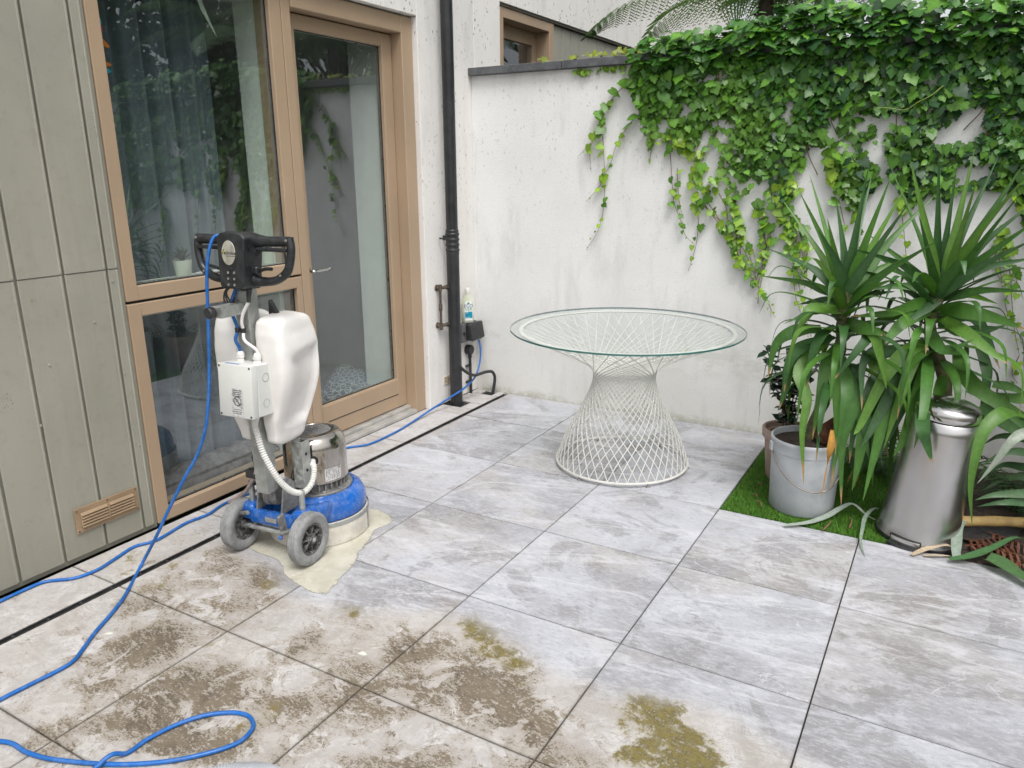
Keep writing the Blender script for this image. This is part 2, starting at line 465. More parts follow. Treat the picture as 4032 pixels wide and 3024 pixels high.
M_BLACK = plain('black_plastic', (0.018, 0.018, 0.020), 0.45, var=0.2, scale=9, dust=0.15, dustcol=(0.15, 0.15, 0.15))
def mat_clad():
    m = NT('sage_cladding')
    P = m.pos()
    n1 = m.noise(P, 1.6, 5)
    base = srgb(151, 149, 137)
    c = m.mix(m.mapr(n1, 0.3, 0.7), tuple(x*0.90 for x in base), tuple(x*1.06 for x in base))
    c = m.mix(m.math('MULTIPLY', m.mapr(m.noise(P, 26, 6, 0.7), 0.5, 0.72), 0.24), c, (0.19, 0.18, 0.14))
    c = m.mix(m.math('MULTIPLY', m.mapr(m.noise(m.scl(P, (1, 1, .07)), 16, 5, 0.65), 0.48, 0.70), 0.22), c, (0.21, 0.20, 0.165))
    c = m.mix(m.math('MULTIPLY', m.mapr(m.noise(P, 110, 3, 0.6), 0.66, 0.72), m.mapr(m.xyz(P)[2], 0.5, 0.02, 0.05, 0.6)), c, (0.42, 0.41, 0.36))
    c = m.mix(m.math('MULTIPLY', m.mapr(m.xyz(P)[2], 0.30, 0.0), 0.30), c, (0.17, 0.16, 0.11))
    vd = m.vor(m.vmath('ADD', P, m.scl(m.noise(P, 60, 3, 0.6, 0, True), (0.02, 0.02, 0.02))), 95.0)
    sp = m.math('MULTIPLY', m.mapr(vd, 0.24, 0.14), m.mapr(m.noise(P, 7.0, 3, 0.6), 0.63, 0.70))
    c = m.mix(m.math('MULTIPLY', sp, 0.75), c, (0.05, 0.045, 0.04))
    m.bump(m.math('ADD', m.math('MULTIPLY', m.noise(P, 300, 3), 0.25), m.noise(P, 9, 3)), 0.12, 0.004)
    return m.done(c, m.mapr(n1, 0.3, 0.7, 0.42, 0.55))
M_CLAD = mat_clad()

def mat_glass(name, tint, f0, k=1.0):
    m = NT(name)
    t = m.t
    t.nodes.remove(m.b)
    tr = m.n('ShaderNodeBsdfTransparent', i={0: (*tint, 1)})
    gl = m.n('ShaderNodeBsdfGlossy', i={'Roughness': 0.0, 'Color': (0.93, 0.97, 1.0, 1)})
    fc = m.n('ShaderNodeLayerWeight', i={'Blend': 0.5}).outputs['Facing']
    fr = m.math('ADD', m.math('MULTIPLY', m.math('POWER', fc, 4.8), (1-f0)*k), f0)       # Schlick, both faces alike
    mx = m.n('ShaderNodeMixShader')
    t.links.new(fr, mx.inputs[0]); t.links.new(tr.outputs[0], mx.inputs[1]); t.links.new(gl.outputs[0], mx.inputs[2])
    t.links.new(mx.outputs[0], m.out.inputs[0])
    return m.m
M_PANE = mat_glass('window_glass', (0.84, 0.90, 0.89), 0.165)
M_TGLASS = mat_glass('table_glass', (0.96, 0.985, 0.975), 0.02, .55)

# ------------------------------------------------------------------ ground, patio, drain
FX = -0.915      # face of window frames and cladding
RX = -0.868      # face of the render
WY = 2.955       # face of the boundary wall
g = MB(); g.add([(-40, -40, -0.06), (40, -40, -0.06), (40, 60, -0.06), (-40, 60, -0.06)], [(0, 1, 2, 3)])
struct(obj('ground', g, plain('garden_earth', (0.05, 0.05, 0.03), 0.95, coord='pos', scale=3), smooth=0))
g = MB(); g.span(-0.90, 3.6, -2.6, 1.80, -0.055, -0.012); g.span(-0.90, 1.20, 1.80, WY+0.02, -0.055, -0.012)
patio = struct(obj('patio', g, M_GROUT, smooth=0))
def tile(x0, x1, y0, y1, hole=None):
    j = 0.0023
    cx, cy = (x0+x1)/2, (y0+y1)/2
    b = MB().span(x0+j-cx, x1-j-cx, y0+j-cy, y1-j-cy, -0.011, 0.0, 0.0012)
    o = obj('paving_tile', b, M_TILE, patio, smooth=0)
    o.location = (cx, cy, random.uniform(-.0009, .0002))
    o.rotation_euler = (random.uniform(-.0006, .0006), random.uniform(-.0006, .0006), 0)
    return o
DR0, DR1 = -0.632, -0.602       # slot drain
T = 0.6
for i in range(-1, 6):
    for jx in range(-4, 3):
        x0, x1, y0, y1 = i*T, (i+1)*T, jx*T, (jx+1)*T
        if i == -1: x0 = DR1
        tile(x0, x1, y0, y1)
for i in range(-1, 2):
    for jx in (3, 4):
        x0, x1, y0, y1 = i*T, (i+1)*T, jx*T, min((jx+1)*T, WY)
        if i == -1: x0 = DR1
        tile(x0, x1, y0, y1)
for jx in range(-4, 4):
    tile(-0.905, DR0, jx*T, (jx+1)*T)
# tile round the downpipe with its cut-out
tile(-0.865, DR0, 2.40, 2.525); tile(-0.725, DR0, 2.525, 2.655); tile(-0.865, DR0, 2.655, 2.86)
tile(-0.865, -0.78, 2.86, WY); tile(-0.69, DR0, 2.86, WY)
dr = thing('slot_drain', 'long black slot drain running along the house between the paving tiles', 'drain', ((DR0+DR1)/2, 0.2, 0))
b = MB(); b.span(DR0+0.001, DR0+0.006, -2.4, 2.93, -0.05, -0.0005); b.span(DR1-0.006, DR1-0.001, -2.4, 2.93, -0.05, -0.0005)
obj('channel_edge', b, M_BLACK, dr, world=True)
b = MB(); b.span(DR0+0.006, DR1-0.006, -2.4, 2.93, -0.054, -0.04)
obj('channel_floor', b, M_GASKET, dr, world=True)
br = MB().span(-0.009, 0.009, -0.004, 0.004, -0.012, -0.003).mesh('bridge', 0, (M_BLACK,))
for k in range(44):
    o = link('bridge', br, dr); o.location = (0, -2.5+k*0.12-0.0, 0)

# ------------------------------------------------------------------ house
house = thing('house', 'near house with sage metal cladding, tan framed window and door in white render', 'house', (FX, 1.0, 0))
def hp(name, mb, mat, parent=house, smooth=35): return obj(name, mb, mat, parent, smooth, world=True)
b = MB(); b.span(RX, -1.20, 2.388, 2.988, 0.0, 3.3, 0.003)
hp('rendered_wall', b, M_RENDER)
b = MB(); b.span(RX, -1.20, 0.398, 2.386, 2.372, 3.3, 0.003)
hp('rendered_wall', b, M_RENDER)
b = MB(); b.span(-0.925, -1.20, -2.7, 0.398, 0.0, 3.3)
cb = hp('cladding_backing', b, M_CLAD)
seams = [0.384] + [0.332-0.174*k for k in range(0, 17)]
for k in range(len(seams)-1):
    y1, y0 = seams[k], seams[k+1]
    for (z0, z1, dx) in ((0.022, 1.146, 0.0), (1.148, 3.29, 0.0025)):
        b = MB()
        yy0, yy1 = y0+0.0055, y1-0.0055
        x = FX+0.004+dx
        b.span(-0.924, x, yy0, yy1, z0, z1, 0.0025)
        b.span(-0.924, x+0.0028, yy1-0.010, yy1-0.001, z0+0.004, z1-0.004, 0.0022)       # folded seam lip
        hp('cladding_panel', b, M_CLAD, cb)
# studs on the cladding
for (y, z) in ((.05, .82), (.25, .95), (.34, .72), (.36, .40), (-.02, .60), (.35, 1.10)):
    b = MB().lathe([(0.006, 0), (0.005, 0.0025), (0.0, 0.003)], 10, axisM((FX+0.0045, y, z), (1, 0, 0)))
    hp('rivet', b, M_CLAD, cb)

def pane(parent, x, y0, y1, z0, z1):
    b = MB(); b.add([(x, y0, z0), (x, y1, z0), (x, y1, z1), (x, y0, z1)], [(0, 1, 2, 3)])
    return hp('pane', b, M_PANE, parent, 0)
def gasket(parent, x, y0, y1, z0, z1, t=0.006, sp=0.010):
    b = MB()
    b.span(x, x+0.004, y0, y0+t, z0, z1); b.span(x, x+0.004, y1-t, y1, z0, z1)
    b.span(x, x+0.004, y0+t, y1-t, z0, z0+t); b.span(x, x+0.004, y0+t, y1-t, z1-t, z1)
    hp('gasket', b, M_GASKET, parent, 0)
    b = MB(); x2 = x-0.012
    b.span(x2, x2+0.008, y0, y0+sp, z0, z1); b.span(x2, x2+0.008, y1-sp, y1, z0, z1)
    b.span(x2, x2+0.008, y0+sp, y1-sp, z0, z0+sp); b.span(x2, x2+0.008, y0+sp, y1-sp, z1-sp, z1)
    hp('glazing_spacer', b, M_SPACER, parent, 0)
def rectframe(x0, x1, y0, y1, z0, z1, l, r, bt, tp, bev=0.003):
    b = MB()
    b.span(x0, x1, y0, y0+l, z0, z1, bev); b.span(x0, x1, y1-r, y1, z0, z1, bev)
    b.span(x0, x1-0.0005, y0+l-0.001, y1-r+0.001, z0, z0+bt, bev); b.span(x0, x1-0.0005, y0+l-0.001, y1-r+0.001, z1-tp, z1, bev)
    return b
TOPZ = 2.365
# tall window, upper fixed light and lower light
w1 = obj('window', rectframe(-1.02, FX, 0.400, 1.380, 1.006, TOPZ, .056, .072, .060, .06), M_BROWN, house, world=True)
pane(w1, -0.945, .452, 1.312, 1.06, TOPZ-.055); gasket(w1, -0.944, .454, 1.310, 1.064, TOPZ-.058)
w2 = obj('window', rectframe(-1.02, FX, 0.400, 1.380, 0.012, 0.995, .060, .038, .060, .056), M_BROWN, house, world=True)
pane(w2, -0.945, .455, 1.347, .066, .945); gasket(w2, -0.944, .458, 1.344, .070, .941)
b = MB(); b.span(-1.02, -0.935, .41, 1.378, .990, 1.010); hp('shadow_gap', b, M_GASKET, w1)
b = MB(); b.span(-1.02, -0.93, .386, .402, 0.0, TOPZ); hp('shadow_gap', b, M_GASKET, w1)
b = MB(); b.span(-1.02, -0.94, .40, 1.38, 0.0, .012); hp('shadow_gap', b, M_GASKET, w2)
# door set back in its frame
b = MB()
b.span(-1.04, FX+0.001, 1.383, 1.440, 0.012, TOPZ, .003); b.span(-1.04, FX+0.012, 2.285, 2.386, 0.0, TOPZ, .004)
b.span(-1.04, FX+0.011, 1.4395, 2.2855, 2.272, TOPZ-0.001, .004)
door = hp('door', b, M_BROWN)
b = rectframe(-1.03, -0.978, 1.446, 2.281, 0.052, 2.266, .074, .085, .185, .066, .003)
leaf = hp('door_leaf', b, M_BROWN, door)
b = MB(); b.span(-1.0, -0.982, 1.505, 2.215, .222, .2405); b.span(-1.0, -0.982, 1.505, 2.215, 2.196, 2.215)
b.span(-1.0, -0.982, 1.505, 1.523, .24, 2.2); b.span(-1.0, -0.982, 2.192, 2.210, .24, 2.2)
hp('glazing_bead', b, M_BROWN, door)
b = MB(); b.span(-0.9785, -0.9765, 1.56, 2.2, .137, .141); hp('rail_groove', b, M_GASKET, door)
pane(door, -1.005, 1.515, 2.200, .232, 2.205); gasket(door, -1.004, 1.519, 2.197, .2375, 2.20)
b = MB(); b.span(-1.03, -0.895, 1.445, 2.284, 0.004, 0.026, .003); b.span(-1.03, -0.945, 1.445, 2.284, 0.026, 0.046, .003)
hp('threshold', b, M_ALU, door)
b = MB(); M_STEEL = plain('brushed_steel', (0.62, 0.61, 0.59), 0.28, 1.0, var=0.06)
b.tube(catmull([(-0.972, 1.478, 1.008), (-0.935, 1.478, 1.008), (-0.925, 1.492, 1.008), (-0.925, 1.56, 1.009), (-0.927, 1.60, 1.012), (-0.935, 1.612, 1.014)], 4), 0.0085, 8)
b.lathe([(0.0, 0.009), (0.022, 0.009), (0.023, 0.0)], 16, axisM((-0.979, 1.478, 1.008), (1, 0, 0)))
hp('door_handle', b, M_STEEL, door)

# the neighbouring house beyond the garden wall
nb = thing('neighbouring_house', 'white rendered neighbouring house with a tan window beyond the garden wall', 'house', (RX, 4.2, 0))
b = MB(); b.span(RX, -1.20, 2.994, 3.325, 0, 5.2, .003); obj('rendered_wall', b, M_RENDER2, nb, world=True)
b = MB(); b.span(RX+0.0, -1.20, 3.327, 9.0, 2.60, 5.2, .003); obj('rendered_wall', b, M_RENDER2, nb, world=True)
b = MB(); b.span(RX-0.01, -0.93, 3.327, 9.0, 2.583, 2.598); lin = obj('lintel_trim', b, plain('lintel', (.10, .09, .07), .7, coord='pos'), nb, world=True)
b = MB(); b.span(-1.06, -0.885, 3.327, 3.40, 1.2, 2.582, .003); b.span(-1.06, -0.885, 4.085, 4.155, 1.2, 2.582, .003); b.span(-1.06, -0.886, 3.40, 4.085, 2.515, 2.582, .003)
nw = obj('window', b, M_BROWN, nb, world=True)
b = MB(); b.span(-1.05, -1.0, 3.40, 3.44, 1.2, 2.515, .003); b.span(-1.05, -1.0, 4.03, 4.085, 1.2, 2.515, .003); b.span(-1.05, -1.0, 3.44, 4.03, 2.42, 2.515, .003)
obj('sash', b, M_BROWN, nw, world=True)
b = MB(); b.add([(-1.02, 3.43, 1.2), (-1.02, 4.04, 1.2), (-1.02, 4.04, 2.43), (-1.02, 3.43, 2.43)], [(0, 1, 2, 3)]); obj('pane', b, M_PANE, nw, 0, world=True)
b = MB(); b.span(-0.925, -1.2, 4.158, 9.0, 0.5, 2.58); nc = obj('cladding_backing', b, M_GASKET, nb, world=True)
for k in range(20):
    y0 = 4.16+0.168*k
    b = MB().span(-0.924, -0.905, y0+.004, y0+.164, 1.5, 2.58, .003); obj('cladding_panel', b, M_CLAD, nc, world=True)
b = MB(); b.span(-1.25, -1.22, 3.0, 9.0, 0.5, 5.2); obj('dark_interior', b, M_GASKET, nb, world=True)

# ------------------------------------------------------------------ room behind the glass
M_ROOM = plain('room_paint', (0.62, 0.63, 0.62), 0.9, coord='pos', scale=1)
M_RFLOOR = plain('room_floor', (0.34, 0.33, 0.31), 0.6, coord='pos', scale=3)
b = MB(); b.span(-4.6, -1.03, -0.6, 2.9, -0.05, 0.0); struct(obj('room_floor', b, M_RFLOOR, smooth=0))
b = MB(); b.span(-4.6, -1.201, -0.6, 2.95, 2.50, 2.56); struct(obj('room_ceiling', b, M_ROOM, smooth=0))
b = MB(); b.span(-4.66, -4.6, -0.6, 2.95, 0, 2.56); b.span(-4.6, -1.201, 2.9, 2.96, 0, 2.56); b.span(-4.6, -1.201, -0.66, -0.6, 0, 2.56)
struct(obj('room_walls', b, M_ROOM, smooth=0))

# ------------------------------------------------------------------ boundary wall
bw = thing('boundary_wall', 'tall white rendered garden wall with dark coping, half covered in creeper', 'wall', (1.2, WY+0.1, 0))
b = MB(); b.span(RX+0.001, 4.2, WY, WY+0.20, -0.05, 2.098); obj('wall_body', b, M_WALL, bw, world=True)
xs_ = [RX+0.001, -0.20, 0.47, 1.14, 1.81, 2.48, 3.15, 3.82, 4.25]
for k in range(len(xs_)-1):
    b = MB().span(xs_[k]+.0015, xs_[k+1]-.0015, WY-0.042, WY+0.25, 2.099, 2.145, .003)
    obj('coping_stone', b, M_COPING, bw, world=True)

# ------------------------------------------------------------------ floor grinder
GL = (-0.262, 0.474, 0.0); GR = R(6.0)
gr = thing('floor_grinder', 'upright floor grinder with blue deck, polished motor and two white water tanks', 'floor grinder', GL, GR)
M_TYRE = plain('grey_rubber', (0.215, 0.22, 0.22), 0.85, var=0.2, scale=20, dust=0.55, dustcol=(0.30, 0.30, 0.30))
M_RIM = plain('dusty_black_rim', (0.035, 0.035, 0.037), 0.6, dust=0.7, scale=24, dustcol=(0.28, 0.27, 0.26))
M_GALV = plain('galvanised_steel', (0.42, 0.435, 0.42), 0.42, 0.85, var=0.14, scale=18, dust=0.45, dustcol=(0.50, 0.50, 0.46))
M_BLUE = plain('blue_cast_paint', (0.005, 0.098, 0.40), 0.22, var=0.18, scale=9, dust=0.18, dustcol=(0.42, 0.47, 0.55), Coat_Weight=0.3)
M_CHROME = plain('polished_steel', (0.46, 0.43, 0.39), 0.10, 1.0, var=0.15, scale=8, dust=0.0, dustcol=(0.26, 0.22, 0.19))
M_SKIRT = plain('slurry_stained_skirt', (0.60, 0.575, 0.52), 0.6, var=0.16, scale=8, dust=0.5, dustcol=(0.42, 0.37, 0.28))
M_CAST = plain('grey_cast', (0.17, 0.17, 0.17), 0.55, 0.3, dust=0.6, scale=22, dustcol=(0.36, 0.35, 0.32))
M_BOX = plain('grey_box_plastic', (0.60, 0.61, 0.585), 0.42, var=0.03, scale=6, dust=0.08, dustcol=(0.4, 0.4, 0.38))
M_HEAD = plain('dusty_black_plastic', (0.014, 0.015, 0.017), 0.34, var=0.2, scale=10, dust=0.30, dustcol=(0.075, 0.08, 0.085))
M_CORR = plain('grey_conduit', (0.60, 0.60, 0.57), 0.5, var=0.05, dust=0.15)
M_CORD = plain('blue_cord', (0.003, 0.105, 0.38), 0.42, var=0.12, scale=15, dust=0.14, dustcol=(0.30, 0.36, 0.45))
M_WHITE = plain('white_plastic', (0.72, 0.71, 0.68), 0.45, var=0.04)
M_INK = plain('ink', (0.02, 0.02, 0.022), 0.6)
m = NT('frosted_tank'); v = m.objc()
c_ = m.mix(m.mapr(m.noise(v, 6, 5), 0.3, 0.7), (0.70, 0.675, 0.645), (0.80, 0.785, 0.765))
c_ = m.mix(m.math('MULTIPLY', m.mapr(m.noise(v, 30, 6, 0.7), 0.55, 0.72), 0.18), c_, (0.5, 0.45, 0.4))
c_ = m.mix(m.math('MULTIPLY', m.mapr(m.noise(v, 220, 2), 0.70, 0.74), 0.5), c_, (0.9, 0.9, 0.9))
M_TANK = m.done(c_, 0.38, 0.0, Subsurface_Weight=0.25, Subsurface_Radius=(0.05, 0.045, 0.04), Subsurface_Scale=0.3)

def grind_wheel(x, sgn):
    WR = 0.108
    w_ = obj('wheel', MB().lathe([(0.0, -0.026), (0.018, -0.026), (0.018, 0.030), (0.0, 0.030)], 16, axisM((x, 0, WR), (sgn, 0, 0))), M_RIM, gr)
    prof = [(0.066, -0.020), (0.072, -0.025), (0.092, -0.027), (0.100, -0.024), (0.1045, -0.019)]
    for k in range(4):
        a = -0.016+k*0.0092
        prof += [(0.1075, a), (WR, a+0.003), (0.1075, a+0.006), (0.1052, a+0.0075)]
    prof += [(0.1045, 0.021), (0.100, 0.025), (0.094, 0.027), (0.092, 0.0255), (0.090, 0.027), (0.074, 0.026), (0.066, 0.020)]
    obj('tyre', MB().lathe(prof, 44, axisM((x, 0, WR), (sgn, 0, 0)), closed=True), M_TYRE, w_, 40)
    rm = MB().lathe([(0.0665, -0.019), (0.0665, 0.019), (0.058, 0.019), (0.056, 0.005), (0.056, -0.005), (0.058, -0.019)], 36, axisM((x, 0, WR), (sgn, 0, 0)), closed=True)
    MM = axisM((x, 0, WR), (sgn, 0, 0))
    for k in range(7):
        rm.box((0, 0, 0), (0.044, 0.007, 0.020), 0.0015, M=MM @ Matrix.Rotation(2*PI*k/7+.3, 4, 'Z') @ Matrix.Translation((0.036, 0, 0.004)))
    rm.lathe([(0.057, -0.006), (0.0, -0.006)], 24, MM)
    rm.lathe([(0.022, -0.02), (0.022, 0.014), (0.019, 0.018), (0.012, 0.018)], 20, MM)
    obj('rim', rm, M_RIM, w_)
    obj('axle_nut', MB().lathe([(0.0105, 0.018), (0.0105, 0.030), (0.009, 0.032), (0.0, 0.032)], 6, MM), M_GALV, w_)
grind_wheel(0.170, 1); grind_wheel(-0.170, -1)
obj('axle', MB().tube([(-0.15, 0, 0.108), (0.15, 0, 0.108)], 0.0115, 12), M_GALV, gr)
b = MB()
for x in (-0.10, 0.10):
    b.box((x, 0.012, 0.135), (0.012, 0.03, 0.075), 0.002)
obj('axle_bracket', b, M_CAST, gr)
DC = (0.005, 0.282)                       # disc centre
TD = Matrix.Translation((DC[0], DC[1], 0))
obj('skirt', MB().lathe([(0.211, 0.002), (0.214, 0.006), (0.2145, 0.050), (0.212, 0.098), (0.208, 0.104), (0.200, 0.106), (0.200, 0.090), (0.204, 0.010), (0.205, 0.002)], 64, TD, closed=True), M_SKIRT, gr)
b = MB().lathe([(0.2150, 0.088), (0.2155, 0.090), (0.2155, 0.1045), (0.2135, 0.1055)], 64, TD, a0=R(-160), a1=R(150))
b.box((DC[0]+0.2162*math.cos(R(20)), DC[1]+0.2162*math.sin(R(20)), 0.06), (0.0015, 0.016, 0.10), 0, (0, 0, R(20)))
obj('skirt_band', b, M_GALV, gr)
obj('rubber_seal', MB().lathe([(0.150, 0.088), (0.2045, 0.100), (0.2045, 0.112), (0.15, 0.112)], 64, TD), M_GASKET, gr)
obj('grinding_head', MB().lathe([(0.0, 0.012), (0.19, 0.012), (0.19, 0.08), (0.0, 0.08)], 40, TD), M_CAST, gr)
deck = obj('deck', MB().lathe([(0.2045, 0.108), (0.2065, 0.114), (0.2055, 0.145), (0.200, 0.172), (0.189, 0.192), (0.172, 0.205), (0.158, 0.209), (0.155, 0.205), (0.148, 0.204), (0.0, 0.204)], 72, TD), M_BLUE, gr, 50)
# blue chassis arms behind the deck
b = MB()
b.box((-0.128, 0.045, 0.172), (0.070, 0.115, 0.075), 0.020, seg=3)
b.box((0.128, 0.045, 0.172), (0.070, 0.115, 0.082), 0.020, seg=3)
b.box((0.0, 0.000, 0.162), (0.22, 0.030, 0.058), 0.006, seg=2)
b.box((0.13, 0.125, 0.160), (0.075, 0.12, 0.075), 0.016, seg=3)
b.box((-0.13, 0.125, 0.160), (0.075, 0.12, 0.070), 0.016, seg=3)
obj('chassis', b, M_BLUE, gr, 40)
b = MB().box((0.0, -0.0165, 0.160), (0.058, 0.002, 0.020), 0.0008); obj('name_plate', b, M_GALV, gr)
for x in (-0.128, 0.128):
    b = MB().tube([(x, 0.03, 0.20), (x, 0.03, 0.285)], 0.0125, 12); b.lathe([(0.0135, 0.283), (0.0135, 0.292), (0.011, 0.296), (0, 0.297)], 14, Matrix.Translation((x, 0.03, 0)))
    obj('lock_pin', b, M_GALV, gr)
b = MB(); b.box((0.072, -0.030, 0.165), (0.014, 0.035, 0.085), 0.003, (R(12), 0, R(-8))); b.tube([(0.075, -0.045, 0.13), (0.135, -0.035, 0.155)], 0.009, 8)
obj('latch_lever', b, M_CAST, gr)
obj('latch_pin', MB().tube([(-0.155, -0.02, 0.165), (-0.10, -0.035, 0.185)], 0.009, 8), M_CAST, gr)
for p in ((0.078, -0.052, 0.118), (-0.165, -0.02, 0.158)):
    obj('bolt', MB().lathe([(0.009, 0), (0.009, 0.008), (0.007, 0.010), (0, 0.010)], 8, axisM(p, (0.1, -1, 0))), M_BLUE, gr)
# hinge of the handle
b = MB(); b.lathe([(0.0, -0.028), (0.045, -0.028), (0.050, -0.024), (0.050, -0.004), (0.046, -0.002), (0.046, 0.002), (0.050, 0.004), (0.050, 0.024), (0.045, 0.028), (0.0, 0.028)], 30, axisM((-0.025, 0.045, 0.255), (1, 0.25, 0)))
for x in (-0.078, 0.048): b.prism([(-0.045, 0.19), (0.06, 0.19), (0.045, 0.30), (0.0, 0.34), (-0.02, 0.30)], -0.004, 0.004, Matrix.Translation((x, 0.04, 0)) @ Matrix(((0, 0, 1, 0), (1, 0, 0, 0), (0, 1, 0, 0), (0, 0, 0, 1))))
obj('hinge', b, M_CAST, gr)
# column, leaning a little towards the operator
def colp(z): return Vector((-0.004, -0.012-0.014*(z-0.28)/0.8, z))
b = MB(); b.tube([colp(0.29), colp(1.10)], 0.041, 4, square=True); obj('column', b, M_GALV, gr, 20)
# channel bracket with holes
b = MB()
B0 = Vector((0.078, 0.085, 0.30))
b.box(B0+Vector((0, 0, 0.075)), (0.050, 0.004, 0.20), 0.001); b.box(B0+Vector((0.023, 0.025, 0.075)), (0.004, 0.05, 0.20), 0.001); b.box(B0+Vector((-0.023, 0.025, 0.075)), (0.004, 0.05, 0.20), 0.001)
ch = obj('channel_bracket', b, M_GALV, gr)
for (dx, dz) in ((0.0257, 0.12), (0.0257, 0.05)):
    obj('bolt_hole', MB().lathe([(0.007, 0), (0.0, 0.0004)], 14, axisM(B0+Vector((dx, 0.022, dz)), (1, 0, 0))), M_GASKET, ch)
b = MB(); b.box((-0.062, 0.03, 0.375), (0.052, 0.045, 0.10), 0.006, (0, R(-12), 0)); b.box((-0.085, 0.00, 0.345), (0.055, 0.03, 0.035), 0.004)
obj('hose_clamp', b, M_BLACK, gr)
hosep = [(-0.319, 0.47, 0.379), (-0.324, 0.46, 0.354), (-0.367, 0.47, 0.3), (-0.429, 0.49, 0.241), (-0.526, 0.52, 0.174), (-0.603, 0.54, 0.129), (-0.632, 0.6, 0.124), (-0.614, 0.64, 0.141), (-0.574, 0.66, 0.145)]
Gi = None
def W(root, pts):
    Mi = full_matrix(root).inverted(); return [Mi @ Vector(p) for p in pts]
obj('water_hose', MB().tube(catmull(W(gr, hosep), 6), 0.0085, 9), plain('cloudy_hose', (0.36, 0.28, 0.27), 0.35, var=0.2, scale=30), gr, 60)
# motor
fin = MB().lathe([(0.112, 0.204), (0.112, 0.268), (0.0, 0.268)], 40, TD)
for k in range(30):
    a = 2*PI*k/30
    fin.box((DC[0]+0.120*math.cos(a), DC[1]+0.120*math.sin(a), 0.236), (0.020, 0.0055, 0.062), 0.001, (0, 0, a))
obj('cooling_fins', fin, M_CAST, gr)
obj('motor_flange', MB().lathe([(0.150, 0.204), (0.150, 0.212), (0.146, 0.215), (0.112, 0.215)], 48, TD), M_CAST, gr)
for k in range(6):
    a = R(-100)+k*PI/3
    obj('bolt', MB().lathe([(0.008, 0.212), (0.008, 0.222), (0, 0.224)], 6, TD @ Matrix.Translation((0.139*math.cos(a), 0.139*math.sin(a), 0))), M_GALV, gr)
obj('motor_cover', MB().lathe([(0.1325, 0.252), (0.1345, 0.253), (0.1335, 0.30), (0.1325, 0.395), (0.129, 0.418), (0.120, 0.437), (0.106, 0.450), (0.088, 0.456), (0.078, 0.4575), (0.074, 0.4565), (0.072, 0.450)], 64, TD), M_CHROME, gr, 60)
b = MB().lathe([(0.073, 0.446), (0.0, 0.446)], 32, TD); mg = obj('fan_grille', b, M_GASKET, gr)
b = MB(); n_ = 11
for s_ in (1, -1):
    for k in range(-n_, n_+1):
        d_ = k*0.0065
        h_ = math.sqrt(max(0, 0.073**2-d_*d_))
        if h_ < 0.006: continue
        ca, sa = math.cos(R(45*s_)), math.sin(R(45*s_))
        p0 = Vector((DC[0]+d_*-sa-h_*ca, DC[1]+d_*ca-h_*sa, 0.4535)); p1 = Vector((DC[0]+d_*-sa+h_*ca, DC[1]+d_*ca+h_*sa, 0.4535))
        b.tube([p0, p1], 0.0011, 4, False)
b.lathe([(0.024, 0.4545), (0.024, 0.458), (0.019, 0.458), (0.019, 0.4545)], 20, TD); b.lathe([(0.006, 0.455), (0.006, 0.459), (0, 0.459)], 10, TD)
obj('mesh_wires', b, M_CAST, mg)
ent = W(gr, [(-0.209, 0.665, 0.371)])[0]
ed = Vector((ent.x-DC[0], ent.y-DC[1], 0)).normalized()
ent = Vector((DC[0]+ed.x*0.1325, DC[1]+ed.y*0.1325, 0.362))
obj('grommet', MB().lathe([(0.022, -0.002), (0.0225, 0.003), (0.020, 0.006), (0.013, 0.006), (0.013, -0.002)], 20, axisM(ent, ed)), M_GASKET, gr)
# rating plate on the motor
pl = MB(); a0 = math.atan2(ed.y, ed.x)+R(19)
for k in range(6):
    a, a2 = a0+R(34)*k/6, a0+R(34)*(k+1)/6
    pl.add([(DC[0]+.1348*math.cos(t), DC[1]+.1348*math.sin(t), z) for t, z in ((a, .262), (a2, .262), (a2, .318), (a, .318))], [(0, 1, 2, 3)])
rp_ = obj('rating_plate', pl, plain('plate_silver', (0.60, 0.59, 0.57), 0.4, 0.3, var=.03), gr, 180)
b = MB()
for r_ in range(11):
    z = 0.313-r_*0.0047
    n2 = random.randint(6, 9)
    for k in range(n2):
        if random.random() < .25: continue
        a = a0+R(2)+R(29 if r_ > 2 else 22)*k/n2; a2 = a+R(random.uniform(1.2, 2.6))
        b.add([(DC[0]+.1351*math.cos(t), DC[1]+.1351*math.sin(t), zz) for t, zz in ((a, z), (a2, z), (a2, z+.002), (a, z+.002))], [(0, 1, 2, 3)])
obj('fine_print', b, M_INK, rp_, 0)
ce = text_mesh('CE', 0.011, 'ce_mark')
ce.materials.append(M_INK)
o = link('ce_mark', ce, rp_); aa = a0+R(29)
o.matrix_local = Matrix.Translation((DC[0]+.1352*math.cos(aa), DC[1]+.1352*math.sin(aa), .3115)) @ Matrix.Rotation(aa+PI/2, 4, 'Z') @ Matrix.Rotation(PI/2, 4, 'X')
